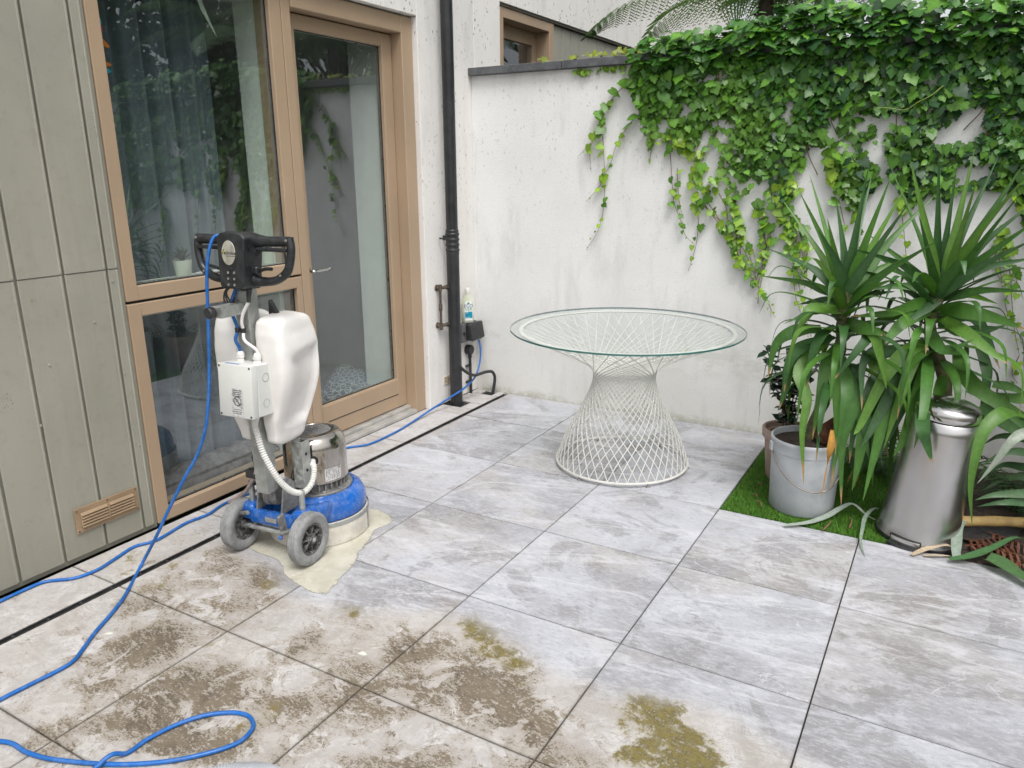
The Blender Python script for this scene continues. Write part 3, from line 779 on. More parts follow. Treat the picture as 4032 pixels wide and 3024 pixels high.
# control box on the column
BXc = Vector((0.014, -0.098, 0.738)); BXT = R(-4)
BM = Matrix.Translation(BXc) @ Matrix.Rotation(BXT, 4, 'X')
bx = obj('control_box', MB().box((0, 0.024, 0), (0.157, 0.078, 0.198), 0.003, M=BM), M_BOX, gr)
obj('box_lid', MB().box((0, -0.032, 0), (0.159, 0.034, 0.200), 0.004, seg=2, M=BM), M_BOX, bx)
for sx in (-1, 1):
    for sz in (-1, 1):
        obj('screw', MB().lathe([(0.0045, 0), (0.0035, 0.0008), (0, 0.0002)], 10, BM @ axisM((sx*0.071, -0.0493, sz*0.091), (0, -1, 0))), M_INK, bx)
for z in (0.048, -0.050):
    obj('knockout', MB().lathe([(0.0165, 0.0), (0.0165, 0.0012), (0.0150, 0.0012), (0.0150, 0.0)], 24, BM @ axisM((0.0786, 0.026, z), (1, 0, 0))), plain('knockout_line', (.36, .36, .35), .6), bx)
def on_box(x, z): return BM @ Matrix.Translation((x, -0.0496, z)) @ Matrix.Rotation(PI/2, 4, 'X')
m = NT('worn_sticker'); v = m.objc()
M_STICK = m.done(m.mix(m.mapr(m.noise(v, 60, 5, .7), .45, .62), (0.55, 0.55, 0.54), (0.30, 0.30, 0.31)), .55)
st = obj('warning_sticker', MB().prism([(-0.027, -0.052), (0.027, -0.052), (0.027, 0.052), (-0.027, 0.052)], 0, 0.0004, on_box(0.010, -0.042)), M_STICK, bx, 0)
b = MB().lathe([(0.0185, 0.0005), (0.0185, 0.0009), (0.0155, 0.0009), (0.0155, 0.0005)], 28, on_box(0.010, -0.036)); b.box((0, 0, 0.0008), (0.034, 0.003, 0.0006), 0, (0, 0, R(-45)), M=on_box(0.010, -0.036))
for (dx, dy) in ((-.005, -.002), (.004, .004), (.002, -.006), (-.003, .006)): b.box((dx, dy, 0.0007), (0.003, 0.004, 0.0004), M=on_box(0.010, -0.036))
obj('prohibition_sign', b, M_INK, st, 0)
b = MB()
for r_ in range(4):
    for (xa, xb) in (((-.023, .004), (.006, .021)), ((-.023, .020),), ((-.021, -.004), (-.002, .018)), ((-.023, .022),))[r_]:
        b.box(((xa+xb)/2, 0.046-r_*0.0072, 0.0006), (xb-xa, 0.0022, 0.0003), M=on_box(0.010, -0.042))
for r_ in range(3):
    for (xa, xb) in (((-.020, .018),), ((-.022, -.002), (.0, .020)), ((-.016, .016),))[r_]:
        b.box(((xa+xb)/2, -0.026-r_*0.0078, 0.0006), (xb-xa, 0.0018, 0.0003), M=on_box(0.010, -0.042))
stuff(obj('sticker_lettering', b, M_INK, st, 0))
b = MB(); b.box((-0.02, -0.035, 0.1003), (0.065, 0.014, 0.0006), 0, M=BM)
obj('label_strip', b, plain('blue_label', (0.13, 0.22, 0.42), .5, var=.3, scale=80), bx, 0)
glands = []
for x in (-0.032, 0.048):
    p = BM @ Vector((x, 0.022, 0.099)); glands.append(p)
    b = MB(); T_ = Matrix.Translation(p) @ Matrix.Rotation(BXT, 4, 'X')
    b.lathe([(0.0155, 0.0), (0.0155, 0.007), (0.0135, 0.008)], 6, T_); b.lathe([(0.013, 0.007), (0.013, 0.014), (0.0165, 0.015), (0.0165, 0.024)], 6, T_); b.lathe([(0.0145, 0.024), (0.0145, 0.030), (0.010, 0.038), (0.0065, 0.039)], 14, T_)
    obj('cable_gland', b, M_WHITE, bx)
# corrugated conduit from the box to the motor
cp = W(gr, [(-0.233, 0.405, 0.592), (-0.219, 0.4, 0.551), (-0.199, 0.4, 0.485), (-0.174, 0.41, 0.422), (-0.154, 0.43, 0.364), (-0.144, 0.46, 0.321), (-0.141, 0.5, 0.291), (-0.141, 0.54, 0.281), (-0.14, 0.575, 0.299), (-0.145, 0.6, 0.331), (-0.156, 0.615, 0.36)])
cp = [BM @ Vector((0.045, 0.01, -0.098))] + cp + [ent+ed*0.035, ent]
cps = catmull(cp, 14)
# even spacing
acc = [0]
for i in range(1, len(cps)): acc.append(acc[-1]+(cps[i]-cps[i-1]).length)
NN = int(acc[-1]/0.0024)
ev = []
for k in range(NN+1):
    s_ = acc[-1]*k/NN; i = max(1, next((q for q in range(len(acc)) if acc[q] >= s_), len(acc)-1))
    t_ = (s_-acc[i-1])/max(1e-9, acc[i]-acc[i-1]); ev.append(cps[i-1].lerp(cps[i], t_))
obj('corrugated_conduit', MB().tube(ev, [0.0128 if (k % 4) in (0, 1) else 0.0106 for k in range(len(ev))], 10), M_CORR, gr, 30)
# handle head
HM = Matrix.Translation((0.020, -0.062, 1.205)) @ Matrix.Rotation(R(-5), 4, 'X') @ Matrix.Scale(.94, 4)
b = MB()
outl = [(-0.056, -0.100), (0.056, -0.100), (0.064, -0.085), (0.074, 0.060), (0.078, 0.092), (0.060, 0.108), (0.02, 0.116), (-0.02, 0.116), (-0.060, 0.108), (-0.078, 0.092), (-0.074, 0.060), (-0.064, -0.085)]
bm = bmesh.new()
lo = [bm.verts.new(HM @ Vector((x*.9, -0.050, z))) for x, z in outl]; hi = [bm.verts.new(HM @ Vector((x*0.86, 0.058, z))) for x, z in outl]
bm.faces.new(lo); bm.faces.new(list(reversed(hi)))
for i in range(len(outl)): bm.faces.new((lo[i], hi[i], hi[(i+1) % len(outl)], lo[(i+1) % len(outl)]))
bmesh.ops.recalc_face_normals(bm, faces=bm.faces[:])
bmesh.ops.bevel(bm, geom=[e for e in bm.edges if e.calc_face_angle(0) > 0.6], offset=0.009, segments=3, affect='EDGES', profile=0.6)
bm.verts.index_update()
b.add([v.co.copy() for v in bm.verts], [[q.index for q in f.verts] for f in bm.faces]); bm.free()
hd = obj('handle_head', b, M_HEAD, gr, 50)
for sx in (-1, 1):
    b = MB()
    b.tube([HM @ Vector((sx*0.060, 0.020, 0.082)), HM @ Vector((sx*0.12, 0.020, 0.082)), HM @ Vector((sx*0.224, 0.020, 0.084))], [0.026, 0.0185, 0.0185], 14)
    lp = catmull([HM @ Vector(p) for p in ((sx*0.222, 0.020, 0.098), (sx*0.230, 0.020, 0.060), (sx*0.224, 0.020, 0.010), (sx*0.208, 0.020, -0.030), (sx*0.158, 0.020, -0.062), (sx*0.098, 0.020, -0.070), (sx*0.055, 0.020, -0.068))], 5)
    b.tube(lp, [0.016]+[0.0155]*(len(lp)-8)+[0.0165, 0.017, 0.018, 0.019, 0.020, 0.022, 0.024], 12)
    hb = obj('handle_bar', b, M_HEAD, gr, 50)
    obj('bolt', MB().lathe([(0.006, 0), (0.006, 0.003), (0.0, 0.004)], 10, HM @ axisM((sx*0.222, 0.0035, 0.088), (0, -1, 0))), M_STEEL, hb)
    obj('bolt', MB().lathe([(0.005, 0), (0.005, 0.003), (0.0, 0.004)], 10, HM @ axisM((sx*0.19, 0.004, -0.042), (0, -1, 0))), M_STEEL, hb)
    b = MB(); b.box(HM @ Vector((sx*0.150, 0.005, 0.052)), (0.135, 0.014, 0.014), 0.005, (0, 0, 0), seg=2); b.tube([HM @ Vector((sx*0.07, 0.01, 0.03)), HM @ Vector((sx*0.10, 0.008, 0.050)), HM @ Vector((sx*0.12, 0.005, 0.052))], 0.007, 8)
    obj('dead_man_lever', b, M_HEAD, hb)
    b = MB(); b.tube(catmull([HM @ Vector(p) for p in ((sx*0.07, 0.0, -0.025), (sx*0.10, -0.005, -0.028), (sx*0.13, -0.01, -0.020), (sx*0.165, -0.012, -0.018))], 4), 0.0062, 8); b.box(HM @ Vector((sx*0.078, 0.0, -0.026)), (0.02, 0.02, 0.022), 0.003)
    obj('switch_lever', b, M_HEAD, hb)
badge = obj('badge', MB().lathe([(0.0, 0.0012), (0.0345, 0.0012), (0.036, 0.0)], 40, HM @ Matrix.Translation((-0.008, -0.0505, 0.036)) @ Matrix.Rotation(PI/2, 4, 'X') @ Matrix.Diagonal((0.92, 1.28, 1, 1))), plain('badge_foil', (0.50, 0.49, 0.42), 0.38, 0.5, var=0.2, scale=18, dust=0.15), gr)
tm = text_mesh('klindex', 0.0185, 'badge_lettering'); tm.materials.append(M_INK)
o = link('badge_lettering', tm, badge); o.matrix_local = HM @ Matrix.Translation((0.001, -0.0521, 0.035)) @ Matrix.Rotation(PI/2, 4, 'X') @ Matrix.Shear('XZ', 4, (0.0, 0.0))
b = MB(); TB = HM @ Matrix.Translation((-0.031, -0.0519, 0.040)) @ Matrix.Rotation(PI/2, 4, 'X')
b.prism([(-.006, -.009), (-.002, -.009), (.004, .009), (.000, .009)], 0, .0004, TB); b.prism([(.001, -.009), (.005, -.009), (.007, -.002), (.003, -.002)], 0, .0004, TB)
obj('badge_mark', b, M_INK, badge, 0)
b = MB(); b.prism([(-.001, -.007), (.003, -.007), (.007, .005), (.003, .005)], .0005, .0009, TB); obj('badge_mark', b, plain('yellow_ink', (.62, .60, .03), .5), badge, 0)
b = MB(); b.box((0.002, -0.0521, 0.0235), (0.048, 0.0004, 0.0016), M=HM); obj('badge_line', b, M_INK, badge, 0)
for ix in (-1, 1):
    for iz in range(3):
        obj('screw', MB().lathe([(0.0055, 0.0), (0.0050, 0.0006), (0.003, -0.0004), (0, -0.0004)], 10, HM @ axisM((0.001+ix*0.015, -0.0506, -0.038-iz*0.023), (0, -1, 0))), M_CAST, hd)
# rest bracket with rubber stop, cable hook
b = MB()
q0 = colp(1.055)
b.box(q0+Vector((-0.012, -0.085, 0)), (0.030, 0.115, 0.004), 0.0008); 
b.box(q0+Vector((-0.028, -0.075, -0.018)), (0.003, 0.14, 0.040), 0.0008); b.box(q0+Vector((0.018, -0.075, -0.018)), (0.003, 0.14, 0.040), 0.0008); b.box(q0+Vector((-0.005, -0.144, -0.018)), (0.049, 0.003, 0.040), 0.0008)
obj('rest_bracket', b, M_GALV, gr)
obj('rubber_stop', MB().lathe([(0.012, 0), (0.020, 0.002), (0.021, 0.022), (0.018, 0.026), (0.0, 0.026)], 20, axisM(q0+Vector((-0.02, -0.146, -0.018)), (-0.1, -1, 0))), M_BLACK, gr)
b = MB()
for k in range(3): b.tube(catmull([HM @ Vector(p) for p in ((-0.050+.01*k, 0.0, -0.085), (-0.072+.004*k, -0.01, -0.115), (-0.078+.014*k, -0.01, -0.150), (-0.060+.012*k, 0.0, -0.165), (-0.048, 0.01, -0.12))], 4), 0.0032, 6)
obj('cable_tie', b, M_BLACK, gr)
# cords from the head down to the glands
b = MB(); g0 = glands[0]+Vector((0, 0, 0.035)); g1 = glands[1]+Vector((0, 0, 0.035))
cl = [HM @ Vector((-0.035, 0.01, -0.10)), colp(1.04)+Vector((-0.032, -0.05, 0)), colp(0.99)+Vector((-0.018, -0.05, 0)), colp(0.955)+Vector((-0.013, -0.046, 0)), colp(0.92)+Vector((-0.018, -0.058, 0)), g0+Vector((0, 0, .015)), g0-Vector((0, 0, .01))]
cl2 = [HM @ Vector((0.035, 0.0, -0.15)), colp(1.02)+Vector((0.026, -0.05, 0)), colp(0.985)+Vector((0.014, -0.050, 0)), colp(0.955)+Vector((0.014, -0.046, 0)), colp(0.92)+Vector((0.026, -0.058, 0)), g1+Vector((0, 0, .015)), g1-Vector((0, 0, .01))]
obj('short_cord', MB().tube(catmull(cl, 6), 0.0062, 9), M_CORD, gr, 60)
obj('short_cord', MB().tube(catmull(cl2, 6), 0.0062, 9), M_WHITE, gr, 60)
obj('cord_sleeve', MB().tube([HM @ Vector((0.04, 0.0, -0.10)), HM @ Vector((0.036, 0.0, -0.135)), HM @ Vector((0.035, 0.0, -0.152))], [.011, .008, .0072], 10), M_BLACK, gr)
for dx in (-0.013, 0.014): obj('cord_clip', MB().lathe([(0.009, -0.009), (0.0105, -0.006), (0.0095, 0.0), (0.0105, 0.006), (0.009, 0.009)], 14, Matrix.Translation(colp(0.955)+Vector((dx, -0.046, 0)))), M_BLACK, gr)
# water tanks: rounded saddle halves either side of the column
def tank(sgn):
    """outline in the y-z plane, thickness in x, moulded hand recess on the outer face"""
    ny, nz = 22, 44
    Z0, Z1 = 0.485, 1.005
    def halfdepth(t):   # half extent along y at height t
        prof = [(0, .070), (.05, .088), (.25, .108), (.5, .116), (.7, .116), (.85, .110), (.95, .098), (1, .085)]
        for (a, va), (b_, vb) in zip(prof, prof[1:]):
            if t <= b_:
                f = (t-a)/(b_-a); f = f*f*(3-2*f); return va+(vb-va)*f
        return prof[-1][1]
    def yc(t): return 0.074+0.01*math.sin(PI*t)
    vv = []; ff = []; seg = 40
    rows = 46
    for i in range(rows+1):
        t = i/rows; z = Z0+(Z1-Z0)*t
        endk = min(1.0, math.sqrt(max(0, 1-max(0, (0.06-t)/0.06)**2)), math.sqrt(max(0, 1-max(0, (t-0.93)/0.07)**2)))
        q_ = max(0, min(1, t/.60)); q_ = q_*q_*(3-2*q_)
        hd_ = halfdepth(t)*(0.55+0.45*endk); wx = .138*(.42+.58*q_)*(1-.10*max(0, (t-.75)/.25)); th = wx/2*(.45+.55*endk); xc = .034+wx/2
        if t > .985 or t < .012: hd_ *= .96
        for k in range(seg):
            a = 2*PI*k/seg
            ca, sa = math.cos(a), math.sin(a)
            e = 0.36
            y = yc(t)+hd_*math.copysign(abs(ca)**e, ca); x = th*math.copysign(abs(sa)**e, sa)
            # recess on the outer face: raised shoulder on the top and left of a sunken panel
            if sa > 0.1:
                yn = (y-yc(t))/halfdepth(t)
                sm = lambda u: max(0, min(1, u))**2*(3-2*max(0, min(1, u)))
                inside = sm((yn+0.30)/0.22)*sm((0.93-yn)/0.22)*sm((0.80-t-0.16*(1-yn)*0.5)/0.07)*sm((t-0.13)/0.08)
                x -= 0.030*inside
                ridge = sm((yn+0.60)/0.2)*sm((0.88-t)/0.05)*sm((t-0.70)/0.06)
                x += 0.004*ridge
            vv.append((sgn*(x+xc), y, z))
    for i in range(rows):
        for k in range(seg):
            k2 = (k+1) % seg
            q = (i*seg+k, i*seg+k2, (i+1)*seg+k2, (i+1)*seg+k)
            ff.append(q if sgn > 0 else tuple(reversed(q)))
    ff.append(tuple(range(seg)) if sgn < 0 else tuple(reversed(range(seg)))); ff.append(tuple(range(rows*seg, (rows+1)*seg)) if sgn > 0 else tuple(reversed(range(rows*seg, (rows+1)*seg))))
    b = MB().add(vv, ff, 0, Matrix.Translation((-0.008, -0.018, 0)))
    o = obj('water_tank', b, M_TANK, gr, 60)
    o['label'] = 'frosted white water tank on the ' + ('motor cable side' if sgn > 0 else 'window side') + ' of the column'
    return o
tank(1); tank(-1)
b = MB(); b.prism([(-0.012, 0.0), (0.045, 0.0), (0.05, 0.012), (-0.005, 0.10)], -0.01, 0.01, Matrix.Translation((0.052, 0.045, 0.955)) @ Matrix.Rotation(PI/2, 4, 'X')); obj('tank_bracket', b, M_BLACK, gr)
b = MB(); b.box((0.012, 0.095, 0.70), (0.075, 0.12, 0.10), .01); obj('tank_saddle', b, M_TANK, gr)

def set_tint_early(me, cols):
    at = me.color_attributes.new('tint', 'FLOAT_COLOR', 'POINT')
    at.data.foreach_set('color', np.concatenate([np.asarray(cols, np.float32), np.ones((len(cols), 1), np.float32)], 1).ravel())
# ------------------------------------------------------------------ cables and hoses on the ground
def lay(pts, r, z=None): return [Vector((p[0], p[1], (p[2] if len(p) > 2 and p[2] > 0.02 else r+0.001))) for p in pts]
CR = 0.0064
hang = [(-0.317, 0.42, 1.299), (-0.337, 0.395, 1.291), (-0.346, 0.373, 1.239), (-0.356, 0.36, 1.148), (-0.358, 0.345, 0.979), (-0.364, 0.33, 0.805), (-0.365, 0.31, 0.683), (-0.376, 0.29, 0.577), (-0.417, 0.27, 0.473), (-0.452, 0.234, 0.393), (-0.528, 0.199, 0.254), (-0.577, 0.163, 0.143)]
flr = [(-0.659, 0.134, 0.009), (-0.508, -0.038, 0.009), (-0.438, -0.139, 0.009), (-0.38, -0.236, 0.009), (-0.326, -0.311, 0.009), (-0.292, -0.362, 0.009), (-0.284, -0.412, 0.009), (-0.292, -0.507, 0.009), (-0.298, -0.584, 0.009)]
loop1 = [(-0.30, -0.70, .01), (-0.33, -0.85, .01), (-0.25, -0.80, .01)]
loop2 = [(-0.115, -0.679, 0.009), (-0.003, -0.665, 0.009), (0.088, -0.642, 0.009), (0.234, -0.578, 0.009), (0.344, -0.506, 0.009), (0.417, -0.432, 0.009), (0.462, -0.361, 0.009), (0.46, -0.31, 0.009), (0.441, -0.282, 0.009), (0.402, -0.267, 0.009), (0.35, -0.281, 0.009), (0.291, -0.33, 0.009), (0.254, -0.395, 0.009), (0.235, -0.469, 0.009), (0.233, -0.531, 0.009)]
end_ = [(0.223, -0.573, .026), (0.215, -0.66, .009), (0.16, -0.86, .009)]
b = MB().tube(catmull(hang+lay(flr, CR)+lay(loop1, CR)+lay(loop2, CR)+[Vector(p) for p in end_], 8), CR, 10)
tag(obj('power_cable', b, M_CORD, smooth=60), 'blue cable hanging from the grinder handle and looping on the dirty tiles', 'cable')
sock = [(-0.800, 2.870, 0.405), (-0.775, 2.862, 0.34), (-0.765, 2.84, 0.24), (-0.755, 2.76, 0.15), (-0.752, 2.62, 0.105), (-0.775, 2.47, 0.07), (-0.805, 2.30, 0.03)]
flb = [(-0.795, 2.067, 0.009), (-0.776, 1.928, 0.009), (-0.775, 1.671, 0.009), (-0.851, 1.542, 0.009)]
mid_ = [(-0.84, 1.35, .009), (-0.80, 1.15, .009)]
flb2 = [(-0.845, 0.741, 0.009), (-0.815, 0.583, 0.009), (-0.826, 0.468, 0.009), (-0.797, 0.306, 0.009), (-0.826, 0.218, 0.009), (-0.801, 0.119, 0.009), (-0.778, 0.025, 0.009), (-0.795, -0.058, 0.009), (-0.865, -0.126, 0.009)]
flb3 = [(-0.875, -0.19, .009), (-0.872, -0.30, .009), (-0.86, -0.6, .009), (-0.7, -1.1, .009)]
b = MB().tube(catmull(sock+lay(flb, CR)+lay(mid_, CR)+lay(flb2, CR)+lay(flb3, CR), 8), CR, 10)
tag(obj('extension_cable', b, M_CORD, smooth=60), 'blue cable running from the wall socket along the foot of the house', 'cable')
# ridged vacuum hose at the very bottom of the picture
hp0 = [(0.45, -0.62, .03), (0.53, -0.49, .03), (0.60, -0.435, .03), (0.66, -0.415, .03), (0.74, -0.43, .03), (0.86, -0.52, .03), (0.95, -0.72, .03)]
hs_ = catmull(hp0, 40)
b = MB().tube(hs_, [0.026+0.0028*math.sin(i*PI/1.5) for i in range(len(hs_))], 16)
tag(obj('vacuum_hose', b, plain('grey_hose', (0.48, 0.50, 0.53), 0.45, var=.08, dust=.2), smooth=50), 'ridged pale grey hose just entering at the bottom edge', 'hose')

# cream slurry around the grinder
pol = [(-0.47, 0.46), (-0.384, 0.435), (-0.30, 0.44), (-0.209, 0.425), (-0.16, 0.40), (-0.116, 0.37), (-0.05, 0.345), (0.02, 0.322), (0.133, 0.325), (0.135, 0.38), (0.11, 0.443), (0.09, 0.52), (0.068, 0.584), (0.035, 0.65), (0.01, 0.709), (-0.02, 0.79), (-0.045, 0.868), (-0.03, 0.94), (-0.06, 0.985), (-0.13, 1.02), (-0.25, 1.01), (-0.40, 0.97), (-0.49, 0.85), (-0.52, 0.65)]
P_ = catmull([(x, y, 0) for x, y in pol+[pol[0]]], 8)[:-1]
vv = []
for i, p in enumerate(P_):
    n_ = mnoise.noise(Vector((p.x*26, p.y*26, 1.7)))*0.010+mnoise.noise(Vector((p.x*9, p.y*9, 4.1)))*0.016
    d_ = Vector((p.x+0.2, p.y-0.66, 0)).normalized()
    vv.append(Vector((p.x, p.y, 0))+d_*n_)
ctr = Vector((-0.2, 0.66, 0))
b = MB(); N = len(vv)
fr_ = (0.0, 0.06, 0.16, 0.34, 0.6)
b.add([tuple(p.lerp(ctr, q).to_2d())+(0.0007+.0006*min(1, q*8),) for q in fr_ for p in vv]+[(ctr.x, ctr.y, 0.0013)],
      [(r_*N+i, r_*N+(i+1) % N, (r_+1)*N+(i+1) % N, (r_+1)*N+i) for r_ in range(len(fr_)-1) for i in range(N)]+[((len(fr_)-1)*N+i, (len(fr_)-1)*N+(i+1) % N, len(fr_)*N) for i in range(N)])
m = NT('cream_slurry'); v = m.pos()
c_ = m.mix(m.mapr(m.noise(v, 8, 5, .6, .6), .35, .65), (0.45, 0.43, 0.35), (0.545, 0.525, 0.45))
c_ = m.mix(m.math('MULTIPLY', m.mapr(m.noise(m.scl(v, (3, 1, 1)), 14, 6, .7), .56, .72), .5), c_, (0.36, 0.34, 0.26))
thin = m.math('MULTIPLY', m.mapr(m.noise(v, 7, 6, .7, .5), .50, .62), m.mapr(m.math('SUBTRACT', m.xyz(v)[0], m.math('MULTIPLY', m.xyz(v)[1], -.3)), .18, .32))
c_ = m.mix(m.math('MULTIPLY', thin, .8), c_, (0.43, 0.44, 0.46))
film = m.xyz(m.n('ShaderNodeAttribute', attribute_name='tint').outputs['Color'])[0]
cov = m.mapr(m.math('ADD', film, m.math('MULTIPLY', m.math('SUBTRACT', m.noise(v, 30, 6, .7), .5), .9)), .12, .42)
M_SLUR = m.done(c_, m.mapr(m.noise(v, 10, 4), .3, .7, .10, .34), 0, Alpha=cov)
slo = obj('slurry', b, M_SLUR, smooth=180)
fl_ = []
for q, f in zip(fr_, (0.0, .45, .75, 1, 1)):
    for p in vv:
        thin_side = max(0, min(1, (p.x+.30*p.y-.12)*4)); fl_.append([f*(1-.45*thin_side) if q < .3 else 1]*3)
fl_.append([1]*3); set_tint_early(slo.data, fl_)
sl = tag(slo, 'cream coloured grinding slurry spread on the tiles under the grinder', 'slurry'); stuff(sl)

# ------------------------------------------------------------------ corner: downpipe, taps, socket, bottle
M_PIPE = plain('black_pipe_paint', (0.016, 0.017, 0.019), 0.38, var=.2, scale=5, dust=.12, dustcol=(.10, .10, .10), coord='pos')
PC = (-0.797, 2.588)
dp = thing('downpipe', 'tall black rainwater downpipe in the corner of the white render', 'downpipe', (PC[0], PC[1], 0))
TP = Matrix.Translation((0, 0, 0))
obj('pipe', MB().lathe([(0.0, -0.05), (0.041, -0.05), (0.041, 1.005), (0.036, 1.008)], 28), M_PIPE, dp)
pf = [(0.036, 0.94), (0.0425, 0.945), (0.0425, 1.02)]
for z in (0.985, 1.020, 1.060, 1.100): pf += [(0.0415, z-0.010), (0.0455, z-0.004), (0.0455, z+0.004), (0.0415, z+0.010)]
pf = [(0.0405, 1.0), (0.0425, 1.0)]
for z in (1.025, 1.058, 1.092, 1.125): pf += [(0.0415, z-0.009), (0.0455, z-0.004), (0.0455, z+0.004), (0.0415, z+0.009)]
pf += [(0.042, 1.15), (0.038, 1.155)]
obj('sleeve', MB().lathe(pf, 28), M_PIPE, dp, 40)
obj('pipe', MB().lathe([(0.036, 1.12), (0.0375, 1.14), (0.0375, 3.3), (0.0, 3.3)], 28), M_PIPE, dp)
for z in (1.10, 2.75):
    b = MB(); b.box((-0.055, 0, z), (0.035, 0.012, 0.03), .002); b.tube([(-0.02, -0.055, z), (-0.06, -0.055, z)], .006, 8); obj('bracket', b, M_PIPE, dp)
M_COPPER = plain('tarnished_copper', (0.11, 0.085, 0.065), 0.5, 0.8, var=.3, scale=40, dust=.4, dustcol=(.25, .23, .2))
M_BRASS = plain('dull_brass', (0.17, 0.14, 0.10), 0.45, 0.8, var=.3, scale=40, dust=.4, dustcol=(.2, .19, .17))
tp = thing('outdoor_taps', 'two tarnished garden taps joined by a short vertical pipe beside the downpipe', 'tap', (RX, 2.50, 0.53))
YT = 2.495
b = MB(); b.tube([(RX+.03, YT, .54), (RX+.03, YT, .79)], .0085, 10)
for z in (.54, .665, .79): b.tube([(RX+.03, YT, z-.022), (RX+.03, YT, z+.022)], .0125, 10)
obj('riser_pipe', b, M_COPPER, tp, world=True)
for z in (.545, .79):
    b = MB(); b.lathe([(0.020, 0), (0.020, .006), (0.012, .008), (0.012, .03)], 14, axisM((RX, YT, z), (1, 0, 0)))
    b.tube([(RX+.03, YT, z), (RX+.04, YT+.05, z), (RX+.045, YT+.07, z)], .011, 10)
    b.lathe([(0.016, -.008), (0.016, .008)], 8, axisM((RX+.045, YT+.06, z), (.2, 1, 0)))
    b.tube([(RX+.045, YT+.07, z), (RX+.048, YT+.085, z), (RX+.05, YT+.09, z-.015), (RX+.05, YT+.09, z-.05)], [.013, .014, .012, .010], 10)
    b.tube([(RX+.046, YT+.078, z), (RX+.050, YT+.082, z+.03), (RX+.055, YT+.088, z+.045)], [.013, .011, .008], 10)
    tt = obj('tap', b, M_BRASS, tp, world=True)
    b = MB(); b.box((RX+.058, YT+.092, z+.055), (.012, .055, .010), .003, (R(15), 0, R(-20))); obj('tap_handle', b, M_COPPER, tt, world=True)
    b = MB(); b.box((RX+.004, YT, z), (.006, .045, .018), .002); obj('wall_plate', b, M_BRASS, tt, world=True)
gh = thing('garden_hose', 'short black hose from the lower tap to the floor gully', 'hose', (-0.714, 2.917, 0))
b = MB(); b.tube([(RX+.05, YT+.09, .497), (RX+.05, YT+.09, .47)], .016, 12); b.tube([(RX+.05, YT+.09, .467), (RX+.05, YT+.09, .44)], .0175, 12); b.tube([(RX+.05, YT+.09, .44), (RX+.05, YT+.09, .40)], [.014, .011], 12)
obj('hose_connector', b, M_BLACK, gh, world=True)
hpnt = [(RX+.05, YT+.09, .41), (RX+.065, YT+.085, .34), (RX+.10, YT+.08, .28), (RX+.125, 2.63, .215), (RX+.135, 2.71, .175), (RX+.13, 2.79, .165), (RX+.15, 2.84, .17), (RX+.175, 2.88, .165), (RX+.178, 2.91, .12), (RX+.165, 2.92, .05), (-0.716, 2.915, -0.02)]
obj('hose', MB().tube(catmull(hpnt, 8), .0105, 10), M_BLACK, gh, 60, world=True)
gy = thing('floor_gully', 'small square gully grate let into the tile at the wall corner', 'gully', (-0.735, 2.905, 0))
b = MB()
for k in range(5): b.span(-0.777, -0.693, 2.868+k*.018, 2.874+k*.018, -0.02, -0.012)
obj('grate', b, M_CAST, gy, world=True)
b = MB(); b.span(-0.779, -0.691, 2.861, 2.954, -0.0122, -0.011); obj('pit', b, M_GASKET, gy, world=True)
b = MB(); b.span(-0.866, -0.727, 2.526, 2.654, -0.0122, -0.0110); o = obj('pipe_hole', b, M_GASKET, dp, world=True)
so = thing('outdoor_socket', 'weatherproof wall socket with black flip cover above a round junction box', 'socket', (RX, 2.80, .40))
M_SOCK = plain('socket_grey', (.10, .10, .105), .5, coord='pos')
b = MB(); b.span(RX, RX+.045, 2.715, 2.90, .385, .515, .006, seg=2); sb_ = obj('back_box', b, M_SOCK, so, world=True)
b = MB(); b.box((RX+.070, 2.832, .455), (.055, .150, .118), .012, (0, R(-10), R(-2)), seg=3); b.span(RX+.045, RX+.09, 2.765, 2.90, .396, .41, .004)
obj('flip_cover', b, M_BLACK, so, world=True)
b = MB(); b.lathe([(0.012, 0), (0.011, .006), (0, .007)], 16, axisM((RX+.045, 2.735, .45), (1, 0, 0))); obj('push_button', b, M_BLACK, so, world=True)
for y in (2.80, 2.87):
    b = MB(); b.tube([(RX+.075, y, .40), (RX+.075, y, .385)], .010, 10); b.box((RX+.078, y+.012, .392), (.02, .03, .006), .002); obj('cable_seal', b, plain('grey_seal', (.35, .36, .37), .5), so, world=True)
b = MB(); b.lathe([(0.034, 0), (0.034, .035), (0.031, .040), (0, .040)], 24, axisM((RX, 2.835, .315), (1, 0, 0))); obj('junction_box', b, M_BLACK, so, world=True)
b = MB(); b.tube([(RX+.022, 2.838, .29), (RX+.022, 2.842, .0)], .010, 10); b.tube([(RX+.022, 2.838, .285), (RX+.022, 2.838, .255)], .013, 10)
for z in (.20, .085): b.box((RX+.012, 2.832, z), (.025, .05, .014), .003)
obj('conduit', b, M_BLACK, so, world=True)
